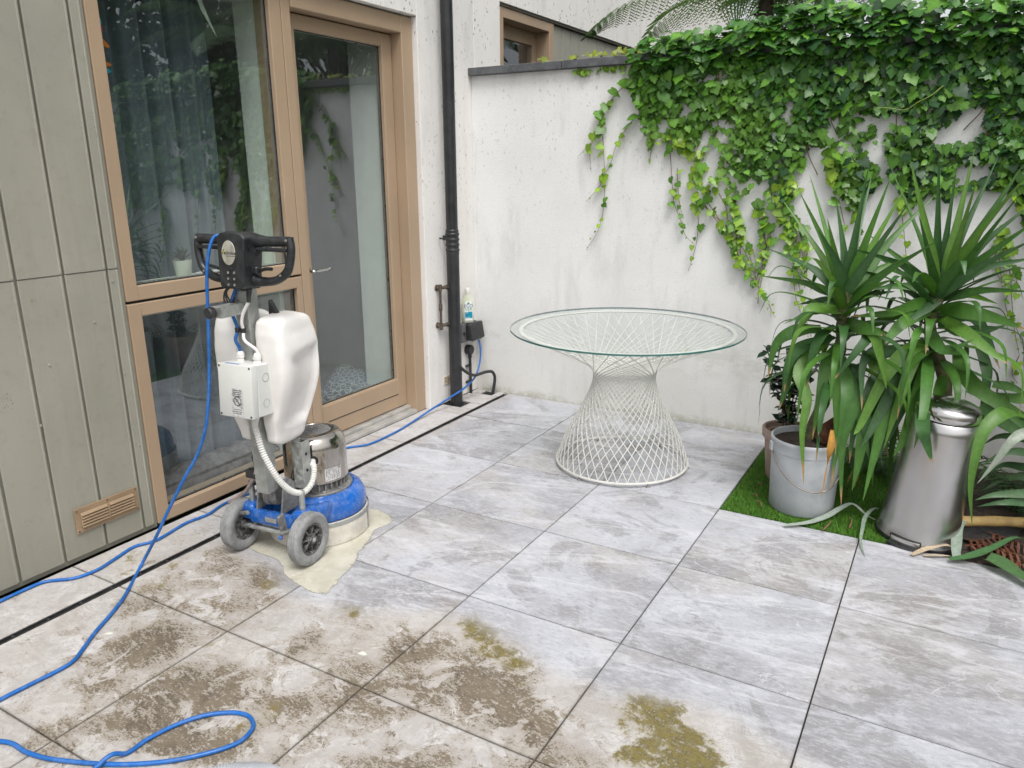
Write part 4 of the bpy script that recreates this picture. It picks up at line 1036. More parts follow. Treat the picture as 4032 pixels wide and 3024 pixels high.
# detergent bottle
bo = thing('detergent_bottle', 'pale translucent detergent bottle with green and blue label standing on the socket', 'bottle', (RX+.040, 2.795, .516), R(48))
bo.rotation_euler = (0, 0, R(46))
m = NT('milky_plastic'); v = m.objc()
M_MILK = m.done(m.mix(m.mapr(m.noise(v, 9, 3), .3, .7), (.52, .55, .42), (.62, .65, .54)), .35, 0, Subsurface_Weight=.2, Subsurface_Radius=(.02, .02, .02))
rings = [(0, .034, .022), (.004, .038, .026), (.10, .039, .027), (.135, .037, .025), (.160, .030, .021), (.182, .018, .016), (.195, .0145, .0145), (.203, .0145, .0145)]
vv = []; ff = []
for (z, a, c2) in rings:
    for k in range(28):
        t_ = 2*PI*k/28; ca, sa = math.cos(t_), math.sin(t_)
        e = .7 if z < .15 else 1.0
        vv.append((a*math.copysign(abs(ca)**e, ca), c2*math.copysign(abs(sa)**e, sa), z))
for i in range(len(rings)-1):
    for k in range(28): ff.append((i*28+k, i*28+(k+1) % 28, (i+1)*28+(k+1) % 28, (i+1)*28+k))
ff.append(tuple(reversed(range(28)))); ff.append(tuple(range((len(rings)-1)*28, len(rings)*28)))
obj('bottle_body', MB().add(vv, ff), M_MILK, bo, 50)
obj('cap', MB().lathe([(0.0155, .202), (0.0165, .206), (0.0165, .232), (0.0145, .236), (0, .237)], 20), plain('white_cap', (.66, .66, .62), .4), bo)
lb = MB().prism([(-.026, .018), (.026, .018), (.028, .10), (.022, .146), (.012, .150), (-.012, .150), (-.022, .146), (-.028, .10)], 0, .0006, Matrix.Translation((0, -.0272, 0)) @ Matrix.Rotation(PI/2, 4, 'X'))
lab = obj('label', lb, plain('white_label', (.74, .75, .75), .4, var=.02), bo, 0)
obj('label_panel', MB().prism([(-.025, .034), (.025, .034), (.025, .078), (-.025, .078)], .0007, .0011, Matrix.Translation((0, -.0272, 0)) @ Matrix.Rotation(PI/2, 4, 'X')), plain('teal_ink', (.0, .25, .38), .4), lab, 0)
for s_, z, col, nm in (('ECO', .117, (.02, .06, .22), 'navy_ink'), ('VER', .094, (.03, .30, .10), 'green_ink')):
    me = text_mesh(s_, .030, 'label_lettering', .0003); me.materials.append(plain(nm, col, .5))
    o = link('label_lettering', me, lab); o.matrix_local = Matrix.Translation((0, -.0284, z)) @ Matrix.Rotation(PI/2, 4, 'X')
b = MB()
for k in range(3): b.lathe([(.0045, .0), (.0045, .0004), (0, .0004)], 10, Matrix.Translation((-.004+.004*k, -.0279, .134+(.005 if k == 1 else 0))) @ Matrix.Rotation(PI/2, 4, 'X'))
obj('leaf_mark', b, plain('green_mark', (.05, .28, .10), .5), lab, 0)
b = MB(); b.box((-.012, -.0285, .071), (.02, .0003, .003)); b.box((-.004, -.0285, .040), (.03, .0003, .002)); obj('label_print', b, M_WHITE, lab, 0)
# air bricks
def vent(name, label, x, y0, y1, z0, z1, n, mat, depth):
    t = thing(name, label, 'vent', (x, (y0+y1)/2, z0))
    b = MB(); f = .022 if n > 4 else .008
    b.span(x, x+.006, y0, y1, z0, z0+f, .001); b.span(x, x+.006, y0, y1, z1-f, z1, .001); b.span(x, x+.006, y0, y0+f, z0+f, z1-f); b.span(x, x+.006, y1-f, y1, z0+f, z1-f)
    if n > 4: b.span(x+.004, x+depth, (y0+y1)/2-.003, (y0+y1)/2+.003, z0+f, z1-f)
    obj('vent_frame', b, mat, t, world=True)
    b = MB(); b.span(x-.0, x+.0012, y0+f, y1-f, z0+f, z1-f); obj('vent_back', b, M_GASKET, t, world=True)
    h = (z1-z0-2*f)/n
    for k in range(n):
        b = MB(); zc = z0+f+h*(k+.55)
        b.box((x+depth*.5, (y0+y1)/2, zc), (depth*1.05, y1-y0-2*f, .003), .0008, (0, R(42), 0)); obj('louvre', b, mat, t, world=True)
    return t
M_TAN = plain('tan_plastic', srgb(146, 124, 98), .45, var=.10, scale=12, dust=.25, dustcol=(.22, .15, .09), coord='pos')
t = vent('louvre_vent', 'tan louvred vent low on the sage green cladding', FX+.007, .040, .315, .122, .228, 5, M_TAN, .018)
for (y, z) in ((.049, .131), (.049, .219), (.306, .219), (.306, .131), (.18, .219)):
    obj('screw', MB().lathe([(.0045, 0), (.0035, .002), (0, .002)], 8, axisM((FX+.013, y, z), (1, 0, 0))), M_BRASS, t, world=True)
vent('air_brick', 'small cream air brick in the render behind the downpipe', RX, 2.545, 2.62, .125, .185, 4, plain('cream_plastic', (.50, .42, .33), .6, coord='pos'), .006)

# ------------------------------------------------------------------ wire table
TC = (0.584, 2.121)
tb = thing('wire_table', 'round glass topped table on a waisted white wire base', 'table', (TC[0], TC[1], 0))
M_WIRE = plain('white_wire_coat', (0.60, 0.595, 0.56), 0.38, var=.05, dust=.12, dustcol=(.45, .43, .38))
TZ = 0.728
obj('glass_top', MB().lathe([(0.0, TZ+.0105), (0.592, TZ+.0105)], 96), M_TGLASS, tb, 0)
m = NT('glass_edge'); M_GEDGE = m.done((0.012, 0.095, 0.085), .05, 0, Specular_IOR_Level=.8, Transmission_Weight=.35, IOR=1.5)
obj('glass_edge', MB().lathe([(0.592, TZ+.0015), (0.5945, TZ+.003), (0.5945, TZ+.009), (0.592, TZ+.0105)], 96), M_GEDGE, tb, 0)
obj('top_ring', MB().lathe([(0.530, TZ), (0.549, TZ), (0.551, TZ-.004), (0.549, TZ-.009), (0.530, TZ-.009), (0.528, TZ-.004)], 96, closed=True), M_WIRE, tb, 40)
obj('base_ring', MB().lathe([(0.341, .018), (0.351, .017), (0.353, .020), (0.352, .026), (0.348, .028), (0.341, .026)], 80, closed=True), M_WIRE, tb, 40)
def wire_curve(sg):
    pts = []
    WZ, WR_ = 0.500, 0.157
    for i in range(17):                      # foot to waist
        u = i/16; z = 0.024+(WZ-0.024)*u
        v_ = 1-u; r_ = WR_+(0.345-WR_)*(.78*(v_*v_*(3-2*v_))+.22*v_)
        pts.append((r_, math.radians(86)*(u**1.5), z))
    th0 = pts[-1][1]
    p0 = Vector((WR_*math.cos(th0), WR_*math.sin(th0))); tdir = Vector((-math.sin(th0), math.cos(th0)))
    L_ = math.sqrt(.540**2-WR_**2)
    for i in range(1, 13):                   # straight line out to the rim
        u = i/12; q = p0+tdir*L_*u
        rr_ = q.length; zz = WZ+(TZ-.009-WZ)*u
        ang = math.atan2(q.y, q.x)
        if ang < th0-.1: ang += 2*PI
        pts.append((rr_, ang, zz))
    Q = [Vector((r_*math.cos(a*sg), r_*math.sin(a*sg), z)) for r_, a, z in pts]
    for it in range(7):                      # one smooth bend through the waist
        Q = [Q[0]]+[(Q[i-1]+Q[i]*2+Q[i+1])/4 for i in range(1, len(Q)-1)]+[Q[-1]]
    return Q
NW = 44
for sg in (1, -1):
    wm = MB().tube(catmull(wire_curve(sg), 2), 0.0026, 5).mesh('wire', 60, (M_WIRE,))
    for k in range(NW):
        o = link('wire', wm, tb); o.rotation_euler = (0, 0, 2*PI*k/NW+.04)
ft = MB().lathe([(0.0, 0.0), (0.010, 0.0), (0.011, .004), (0.008, .008), (0.004, .010), (0.004, .018)], 12).mesh('levelling_foot', 40, (M_CAST,))
for k in range(6):
    a = 2*PI*k/6+.25; o = link('levelling_foot', ft, tb); o.location = (.346*math.cos(a), .346*math.sin(a), 0)

# ------------------------------------------------------------------ turf and soil bed
b = MB(); b.span(1.203, 4.2, 1.803, WY, -0.055, -0.02); struct(obj('soil_bed', b, M_SOIL, smooth=0))
b = MB(); nx, ny = 26, 22      # lumpy soil of the right hand bed
gv = []
for i in range(nx+1):
    for j in range(ny+1):
        x = 2.02+2.1*i/nx; y = 1.806+(WY-1.806-.002)*j/ny
        z = -0.018+0.03*max(0, mnoise.noise(Vector((x*7, y*7, 2))))+0.012*mnoise.noise(Vector((x*23, y*23, 5)))+.018*min(1, (y-1.806)*6)
        gv.append((x, y, max(z, -.0195)))
gf = [(i*(ny+1)+j, (i+1)*(ny+1)+j, (i+1)*(ny+1)+j+1, i*(ny+1)+j+1) for i in range(nx) for j in range(ny)]
struct(obj('soil', b.add(gv, gf), M_SOIL, smooth=180))
def tinted(name, rough=.5, trans=.0, vein=None, spec=.4):
    """leaf material: colour comes from the 'tint' attribute times the object colour"""
    m = NT(name)
    at = m.n('ShaderNodeAttribute', attribute_name='tint').outputs['Color']
    oc = m.n('ShaderNodeObjectInfo').outputs['Color']
    c = m.mix(1.0, at, oc, 'MULTIPLY')
    nn = m.noise(m.pos(), 60, 4)
    c = m.mix(m.mapr(nn, .35, .65, 0, .35), c, m.mix(1.0, c, (.62, .66, .55), 'MULTIPLY'))
    if vein == 'strap':
        g_ = m.noise(m.scl(m.objc(), (90, 90, 6)), 1.0, 3)
        c = m.mix(m.mapr(g_, .45, .7, 0, .3), c, m.mix(1.0, c, (1.5, 1.4, 1.3), 'MULTIPLY'))
    m.done(c, rough, 0, Specular_IOR_Level=spec)
    if trans:
        tb_ = m.n('ShaderNodeBsdfTranslucent'); m.t.links.new(m.mix(1.0, c, (1.5, 1.6, .7), 'MULTIPLY'), tb_.inputs[0])
        mx = m.n('ShaderNodeMixShader', i={0: trans})
        m.t.links.new(m.b.outputs[0], mx.inputs[1]); m.t.links.new(tb_.outputs[0], mx.inputs[2]); m.t.links.new(mx.outputs[0], m.out.inputs[0])
    return m.m
def set_tint(me, cols):
    at = me.color_attributes.new('tint', 'FLOAT_COLOR', 'POINT')
    arr = np.ones((len(me.vertices), 4), np.float32)
    arr[:, :3] = np.asarray(cols, np.float32)
    at.data.foreach_set('color', arr.ravel())
M_TURF = tinted('turf_blade', .6, .15)
def in_poly(x, y, poly):
    c = False; n = len(poly); j = n-1
    for i in range(n):
        xi, yi = poly[i]; xj, yj = poly[j]
        if (yi > y) != (yj > y) and x < (xj-xi)*(y-yi)/(yj-yi)+xi: c = not c
        j = i
    return c
TURF = [(1.206, 1.806), (1.93, 1.806), (2.02, 1.83), (2.14, 1.90), (2.16, 2.1), (2.10, 2.6), (2.05, WY-.003), (1.206, WY-.003)]
b = MB().prism(TURF, -0.02, -0.006); turf = struct(obj('artificial_turf', b, plain('turf_mat', (.022, .06, .010), .95, coord='pos', scale=40), smooth=0))
NB = 46000
X_ = rng.uniform(1.207, 2.15, NB*2); Y_ = rng.uniform(1.807, WY-.004, NB*2)
keep = np.array([(y < 2.05 or rng.random() < .55) and in_poly(x, y, TURF) for x, y in zip(X_, Y_)]); X_ = X_[keep][:NB]; Y_ = Y_[keep][:NB]; n = len(X_)
ang = rng.uniform(0, 2*PI, n); h = rng.uniform(.010, .022, n); ln = rng.uniform(-.012, .012, (n, 2)); wd = rng.uniform(.0012, .0022, n)
V = np.zeros((n, 3, 3)); V[:, 0] = np.stack([X_-wd*np.cos(ang), Y_-wd*np.sin(ang), np.full(n, -.006)], 1); V[:, 1] = np.stack([X_+wd*np.cos(ang), Y_+wd*np.sin(ang), np.full(n, -.006)], 1); V[:, 2] = np.stack([X_+ln[:, 0], Y_+ln[:, 1], -.006+h], 1)
me = bpy.data.meshes.new('turf_blades'); me.from_pydata(V.reshape(-1, 3).tolist(), [], np.arange(n*3).reshape(-1, 3).tolist())
tc = np.repeat(np.stack([rng.uniform(.065, .145, n), rng.uniform(.18, .32, n), rng.uniform(.016, .045, n)], 1), 3, 0); set_tint(me, tc)
me.materials.append(M_TURF); o = stuff(link('turf_blades', me, turf))

# ------------------------------------------------------------------ pots and bin
BK = (1.522, 2.012)
bk = thing('plastic_bucket', 'large pale grey plastic bucket with wire handle holding a yucca', 'bucket', (BK[0], BK[1], 0))
m = NT('stained_white_plastic'); v = m.objc()
c_ = m.mix(m.mapr(m.noise(v, 9, 6, .65), .35, .65), (.36, .385, .40), (.43, .45, .465))
c_ = m.mix(m.math('MULTIPLY', m.mapr(m.noise(v, 32, 6, .7), .50, .66), .20), c_, (.28, .31, .33))
c_ = m.mix(m.math('MULTIPLY', m.mapr(m.noise(v, 190, 2), .70, .73), .8), c_, (.75, .75, .74))
M_BKT = m.done(c_, .5)
obj('bucket_shell', MB().lathe([(0.0, .002), (.136, .002), (.142, .010), (.1505, .285), (.1535, .287), (.1545, .325), (.158, .332), (.158, .343), (.155, .347), (.149, .345), (.147, .33), (.138, .02), (0, .015)], 56), M_BKT, bk, 40)
obj('potting_soil', MB().lathe([(.1475, .318), (.12, .322), (.07, .330), (0, .332)], 32), M_SOIL, bk, 180)
hw = [(-.158*math.cos(t)*.99, -.158*math.sin(t)-.004, .292-.155*math.sin(t)) for t in np.linspace(0.0, PI, 18)]
HR = Matrix.Rotation(R(28), 3, 'Z')
obj('wire_handle', MB().tube([HR @ Vector(p) for p in hw], .0024, 6), plain('rusty_wire', (.22, .17, .14), .5, .6, var=.4, scale=30), bk, 60)
for s_ in (1, -1):
    b = MB().box(HR @ Vector((s_*.158, 0, .302)), (.012, .032, .045), .004, (0, 0, R(28))); obj('handle_ear', b, M_BKT, bk)
tpz = thing('terracotta_pot', 'weathered pinkish clay pot tucked behind the grey bucket', 'pot', (1.385, 2.335, 0))
obj('pot_shell', MB().lathe([(0, .0), (.085, .0), (.092, .01), (.112, .215), (.116, .217), (.124, .222), (.127, .262), (.123, .268), (.113, .266), (.110, .24), (0, .235)], 40), plain('weathered_clay', (.33, .235, .19), .85, var=.18, scale=10, dust=.45, dustcol=(.38, .34, .30), bump=.3), tpz, 40)
obj('pot_soil', MB().lathe([(.109, .238), (0, .246)], 24), plain('bark_mulch', (.16, .055, .025), .9, var=.4, scale=50), tpz)
BN = (2.008, 1.962)
bn = thing('pedal_bin', 'tall tapered stainless steel pedal bin standing on the turf edge', 'bin', (BN[0], BN[1], 0), R(-8))
bn.rotation_euler = (0, R(4.5), R(-8)); bn.location.z = -.008
m = NT('brushed_stainless'); v = m.objc()
c_ = m.mix(m.mapr(m.noise(v, 6, 5), .3, .7), (.52, .51, .50), (.58, .57, .56))
sp_ = m.math('MULTIPLY', m.mapr(m.noise(v, 160, 2), .66, .70), m.mapr(m.xyz(v)[2], .09, .0, 0, 1))
c_ = m.mix(sp_, c_, (.8, .8, .8))
M_INOX = m.done(c_, .26, 1.0, Anisotropic=.65)
obj('bin_body', MB().lathe([(.160, .022), (.158, .026), (.1515, .10), (.1375, .30), (.1255, .50), (.1225, .548), (.119, .550)], 72), M_INOX, bn, 60)
obj('base_ring', MB().lathe([(0, .0), (.161, .0), (.1635, .004), (.1635, .020), (.158, .024)], 64), M_BLACK, bn, 40)
obj('lid_gap', MB().lathe([(.117, .548), (.117, .556)], 48), M_GASKET, bn)
lidp = [(.1215, .5545), (.1245, .5565), (.1245, .578), (.1220, .588)] + [(.1220*math.cos(t), .588+.040*math.sin(t)) for t in np.linspace(.12, PI/2-.02, 9)] + [(0, .628)]
m = NT('lid_steel'); v = m.objc(); M_LID = m.done((.58, .57, .55), m.mapr(m.noise(v, 14, 5), .3, .7, .10, .28), 1.0)
obj('lid', MB().lathe(lidp, 64), M_LID, bn, 60)
pd = obj('pedal', MB().lathe([(.1665, .010), (.1685, .013), (.1675, .040), (.1625, .0425)], 20, None, 0, False, R(-117), R(-77)), M_INOX, bn, 40)
b = MB().lathe([(.1655, .006), (.1660, .006), (.1650, .0445), (.1615, .0455)], 22, None, 0, False, R(-119), R(-75)); obj('pedal_slot', b, M_GASKET, bn)
b = MB().lathe([(.150, .003), (.185, .003), (.186, .008), (.184, .012), (.150, .012)], 20, None, 0, False, R(-118), R(-76)); obj('pedal_tread', b, M_BLACK, bn)

# ------------------------------------------------------------------ strap leaved plants
M_STRAP = tinted('strap_leaf', .42, .14, 'strap', .38)
M_DEAD = tinted('dead_leaf', .7, .1, 'strap', .2)
M_TRUNK = plain('yucca_trunk', (.085, .095, .035), .8, var=.4, scale=26, bump=.7, bscale=40, coord='pos', dust=.3, dustcol=(.16, .09, .05))
def leafw(w_, base=.45, tip=.0):
    def f(t):
        if t < .35: return w_*(base+(1-base)*math.sin(t/.35*PI/2))
        return w_*max(.02, (1-(t-.35)/.65)**.80)
    return f
def strap(parent, pts, w_, col, mat=None, fold=.18, name='leaf', side=None, tipcol=None, base=.45, twist=0):
    b = MB().ribbon([Vector(p) for p in pts], leafw(w_, base), fold, side, 6, 0, twist)
    if parent is not None:
        Mi = full_matrix(parent).inverted(); b.v = [tuple(Mi @ Vector(p)) for p in b.v]
    me = b.mesh(name, 180, (mat or M_STRAP,))
    n = len(b.v); cols = np.tile(np.array(col), (n, 1))*rng.uniform(.9, 1.1, (n, 1))
    if tipcol is not None:
        k = max(3, int(n*.12)//3*3); cols[-k:] = np.array(tipcol)
    edge = np.arange(n) % 3 == 1
    cols[edge] *= 1.18
    set_tint(me, cols)
    return link(name, me, parent)
GREENS = [(.044, .120, .022), (.058, .150, .024), (.034, .095, .026), (.088, .190, .030), (.044, .105, .036)]
def green(): 
    c = random.choice(GREENS); k = random.uniform(.85, 1.2); return tuple(x*k for x in c)
TAN = (.30, .20, .09)
CAMV = Vector(CAM[1])
def yucca(label, base, stem, crown, tips, droops, loc):
    y_ = thing('yucca', label, 'yucca', loc)
    st_ = catmull([Vector(p) for p in stem], 5)
    rad = [0.030-0.008*i/len(st_)+0.0035*math.sin(i*1.9) for i in range(len(st_))]
    b = MB().tube(st_, rad, 12); obj('trunk', b, M_TRUNK, y_, 60, world=True)
    cr = Vector(crown)
    for i, t_ in enumerate(tips):
        tip = Vector(t_); d = (tip-cr); L_ = d.length
        bs = cr+Vector((random.uniform(-.015, .015), random.uniform(-.015, .015), random.uniform(-.05, .0)))
        up = Vector((0, 0, 1)); bow = L_*random.uniform(.03, .09)*(1 if d.z < L_*.8 else .4)
        md = bs.lerp(tip, .5)+up*bow
        sd = (tip-bs).cross(CAMV-md); sd += Vector((random.uniform(-1, 1), random.uniform(-1, 1), random.uniform(-1, 1)))*sd.length*.55
        strap(y_, [bs, bs.lerp(tip, .25)+up*bow*.7, md, tip], random.uniform(.038, .052), green(), side=sd, fold=.14)
    for i, dr_ in enumerate(droops):
        pts = [Vector(p) for p in dr_]
        d0 = pts[-1]-pts[0]
        sd = (pts[len(pts)//2+1]-pts[0]).cross(CAMV-pts[1]); sd += Vector((random.uniform(-1, 1), random.uniform(-1, 1), random.uniform(-1, 1)))*sd.length*.35
        strap(y_, pts, random.uniform(.050, .066), green(), side=sd, fold=.10, tipcol=TAN if random.random() < .6 else None, base=.6)
    rj = random.Random(len(tips))
    def at_stem(z):
        for a_, b_ in zip(st_, st_[1:]):
            if a_.z <= z <= b_.z: return a_.lerp(b_, (z-a_.z)/max(1e-6, b_.z-a_.z))
        return cr.copy()
    for k in range(20, 58):                    # leaves all the way down the stem, the lower the more they hang
        f = k/57; a = k*2.4+rj.uniform(-.4, .4); zz = cr.z-.34*f*f-.03*f; b0 = at_stem(zz)
        el = 1.25-1.45*f+rj.uniform(-.15, .15); ll = rj.uniform(.40, .56)*(1-.18*f); dr_ = .06+.75*f
        d = Vector((math.cos(a)*math.cos(el), math.sin(a)*math.cos(el), math.sin(el)))
        if b0.y+d.y*ll > WY-.06: d.y *= .5
        p1 = b0+d*ll*.35; p2 = b0+d*ll*.72-Vector((0, 0, dr_*ll*.22)); p3 = b0+d*ll*(1-.25*f)-Vector((0, 0, dr_*ll*.85))
        strap(y_, [b0, p1, p2, p3], rj.uniform(.038, .052), green(), fold=.13, tipcol=TAN if (f > .6 and rj.random() < .4) else None, base=.6)
    return y_
L_tips = [(1.39, 2.2, 1.492), (1.382, 2.05, 1.42), (1.278, 2.25, 1.376), (1.489, 1.92, 1.275), (1.223, 2.2, 1.165), (1.244, 2.05, 1.053), (1.626, 2.2, 1.532), (1.724, 2.1, 1.482), (1.808, 2.0, 1.383), (1.77, 2.35, 1.438), (1.884, 2.4, 1.403), (1.87, 2.3, 1.167), (1.617, 2.45, 1.484), (1.468, 2.5, 1.382), (1.927, 2.05, 1.237), (1.376, 2.0, 0.854), (1.385, 2.25, 0.903), (1.78, 2.35, 0.98), (1.511, 2.0, 1.316)]
L_dr = [[(1.522, 2.1, 0.828), (1.429, 2.0, 0.825), (1.357, 1.97, 0.767), (1.336, 1.95, 0.61)], [(1.58, 2.08, 0.85), (1.536, 1.98, 0.815), (1.516, 1.93, 0.725), (1.514, 1.9, 0.595)], [(1.571, 2.1, 0.795), (1.459, 2.0, 0.753), (1.421, 1.95, 0.684), (1.416, 1.93, 0.561)], [(1.613, 2.1, 0.831), (1.718, 2.0, 0.836), (1.685, 1.93, 0.769), (1.61, 1.9, 0.64)], [(1.623, 2.1, 0.844), (1.733, 1.98, 0.859), (1.786, 1.93, 0.757), (1.822, 1.92, 0.634)], [(1.604, 2.1, 0.916), (1.494, 2.0, 0.929), (1.468, 1.97, 0.895), (1.433, 1.95, 0.816)], [(1.621, 2.1, 0.869), (1.688, 2.0, 0.868), (1.75, 1.96, 0.864), (1.779, 1.95, 0.851)], [(1.589, 2.08, 0.754), (1.569, 2.0, 0.69), (1.565, 1.93, 0.551), (1.558, 1.9, 0.373)], [(1.563, 2.1, 0.794), (1.469, 1.95, 0.674), (1.52, 1.88, 0.558), (1.522, 1.84, 0.412), (1.552, 1.83, 0.181)], [(1.591, 2.08, 0.728), (1.598, 2.0, 0.679), (1.634, 1.93, 0.561), (1.658, 1.9, 0.317)], [(1.618, 2.06, 0.683), (1.664, 1.98, 0.604), (1.66, 1.93, 0.482), (1.656, 1.9, 0.154)], [(1.616, 2.06, 0.704), (1.698, 1.97, 0.56), (1.679, 1.92, 0.362), (1.707, 1.88, 0.097)], [(1.617, 2.08, 0.71), (1.739, 1.98, 0.511), (1.751, 1.93, 0.319), (1.741, 1.9, 0.167)], [(1.519, 2.1, 0.747), (1.425, 2.0, 0.673), (1.415, 1.97, 0.572), (1.398, 1.95, 0.472)]]
yucca('yucca with spiky rosette growing in the pale grey bucket', None, [(1.53, 2.03, .30), (1.545, 2.06, .42), (1.585, 2.09, .60), (1.606, 2.10, .77), (1.600, 2.10, .90), (1.606, 2.10, 1.01)], (1.606, 2.10, 1.0), L_tips, L_dr, (1.53, 2.03, .33))
R_tips = [(1.787, 2.1, 1.552), (1.693, 2.4, 1.526), (1.846, 2.02, 1.345), (1.881, 2.25, 1.585), (2.03, 2.05, 1.473), (2.009, 2.3, 1.6), (2.097, 2.4, 1.562), (2.187, 2.3, 1.533), (2.197, 2.1, 1.498), (2.239, 2.3, 1.378), (2.257, 2.1, 1.33), (2.252, 2.0, 1.264), (1.598, 2.05, 1.195), (1.647, 2.25, 1.24), (2.295, 2.3, 1.165), (2.184, 2.4, 0.948), (2.277, 2.1, 1.05), (1.95, 2.5, 1.524), (1.696, 2.4, 1.081), (1.65, 2.1, 1.01), (2.177, 2.0, 1.424), (1.76, 1.95, 0.791)]
R_dr = [[(1.947, 2.2, 0.965), (1.878, 2.1, 0.969), (1.782, 2.05, 0.928), (1.638, 2.02, 0.908)], [(1.95, 2.2, 0.942), (1.849, 2.05, 0.898), (1.802, 2.0, 0.838), (1.766, 1.96, 0.792)], [(1.957, 2.2, 0.883), (1.962, 2.08, 0.84), (2.014, 2.04, 0.795), (2.104, 2.03, 0.853)], [(1.976, 2.2, 0.902), (2.067, 2.08, 0.874), (2.171, 2.02, 0.811), (2.231, 2.0, 0.775)], [(1.971, 2.2, 0.938), (2.056, 2.1, 0.955), (2.178, 2.08, 0.935), (2.274, 2.06, 0.906)], [(1.953, 2.22, 0.909), (2.044, 2.3, 0.837), (2.137, 2.3, 0.84), (2.227, 2.3, 0.879)], [(1.969, 2.22, 0.868), (2.087, 2.32, 0.904), (2.162, 2.33, 0.807), (2.226, 2.33, 0.679)], [(1.942, 2.2, 0.959), (1.81, 2.3, 0.896), (1.714, 2.32, 0.833), (1.614, 2.33, 0.828)], [(1.931, 2.2, 0.793), (1.862, 2.08, 0.759), (1.801, 2.0, 0.659), (1.739, 1.94, 0.461), (1.719, 1.92, 0.416)], [(1.937, 2.2, 0.783), (1.903, 2.07, 0.751), (1.868, 1.97, 0.559), (1.84, 1.93, 0.372)], [(1.927, 2.2, 0.752), (1.847, 2.02, 0.63), (1.786, 1.93, 0.456), (1.756, 1.9, 0.372)], [(1.946, 2.2, 0.744), (1.961, 1.98, 0.694), (1.968, 1.82, 0.568), (1.955, 1.79, 0.439)], [(1.94, 2.2, 0.717), (1.932, 2.0, 0.586), (1.908, 1.92, 0.429), (1.88, 1.9, 0.353)], [(1.955, 2.15, 0.653), (1.971, 1.8, 0.55), (1.999, 1.765, 0.47), (2.026, 1.755, 0.401)], [(1.93, 2.2, 0.726), (1.837, 2.0, 0.572), (1.812, 1.93, 0.383), (1.79, 1.88, 0.137)], [(1.926, 2.2, 0.726), (1.771, 2.05, 0.643), (1.755, 1.96, 0.468), (1.792, 1.93, 0.3)], [(1.924, 2.2, 0.71), (1.799, 2.05, 0.595), (1.722, 1.97, 0.459), (1.712, 1.95, 0.273)], [(1.925, 2.2, 0.767), (1.759, 2.05, 0.753), (1.715, 2.0, 0.708), (1.737, 1.94, 0.522)], [(1.929, 2.2, 0.741), (1.869, 2.02, 0.52), (1.808, 1.95, 0.323), (1.798, 1.93, 0.267)]]
yucca('taller yucca with spiky rosette rising behind the steel pedal bin', None, [(2.06, 2.30, .0), (2.055, 2.26, .35), (2.03, 2.22, .62), (1.945, 2.20, .84), (1.950, 2.20, .96), (1.963, 2.20, 1.04)], (1.963, 2.20, 1.03), R_tips, R_dr, (2.06, 2.30, 0))
yl = [o for o in COL.objects if o.name.startswith('yucca') and o.parent is None]
rj = random.Random(77)
for k in range(26):
    u = rj.random(); b0 = Vector((1.62+.36*u+rj.uniform(-.03, .03), 2.13+.08*u, rj.uniform(.55, .86))); ex = b0.x+rj.uniform(-.20, .16); ey = rj.uniform(1.90, 2.16)
    e = Vector((ex, ey, rj.uniform(.06, .42))); m1 = b0.lerp(e, .30)+Vector((0, -.05, .16)); m2 = b0.lerp(e, .62)+Vector((0, -.05, .06))
    if (e.x-BN[0])**2+(e.y-BN[1])**2 < .19**2 or (e.x-BK[0])**2+(e.y-BK[1])**2 < .18**2: continue
    sd = (e-b0).cross(CAMV-m1); sd += Vector((rj.uniform(-1, 1), rj.uniform(-1, 1), 0))*sd.length*.4
    strap(yl[0 if u < .4 else 1], [b0, m1, m2, e], rj.uniform(.044, .058), green(), side=sd, fold=.10, tipcol=TAN if rj.random() < .6 else None, base=.7)
ftp = [(1.577, 1.99, 0.334), (1.616, 2.02, 0.384), (1.68, 2.06, 0.448)]
obj('trunk_foot', MB().tube(catmull(ftp, 6), [.030, .036, .042, .046, .048, .048, .047, .045, .043, .042, .040, .036, .030], 12), plain('fibrous_bark', (.085, .032, .014), .9, var=.5, scale=30, bump=1.0, bscale=60, coord='pos'), yl[0], 60, world=True)
# brown fibrous trunk foot and dry orange leaf in the bucket
o = strap(None, [(1.637, 1.86, 0.442), (1.642, 1.845, 0.374), (1.638, 1.84, 0.275), (1.627, 1.845, 0.12)], .030, (.42, .22, .055), M_DEAD, name='dry_leaf'); tag(o, 'dry orange leaf hanging over the rim of the bucket', 'leaf')
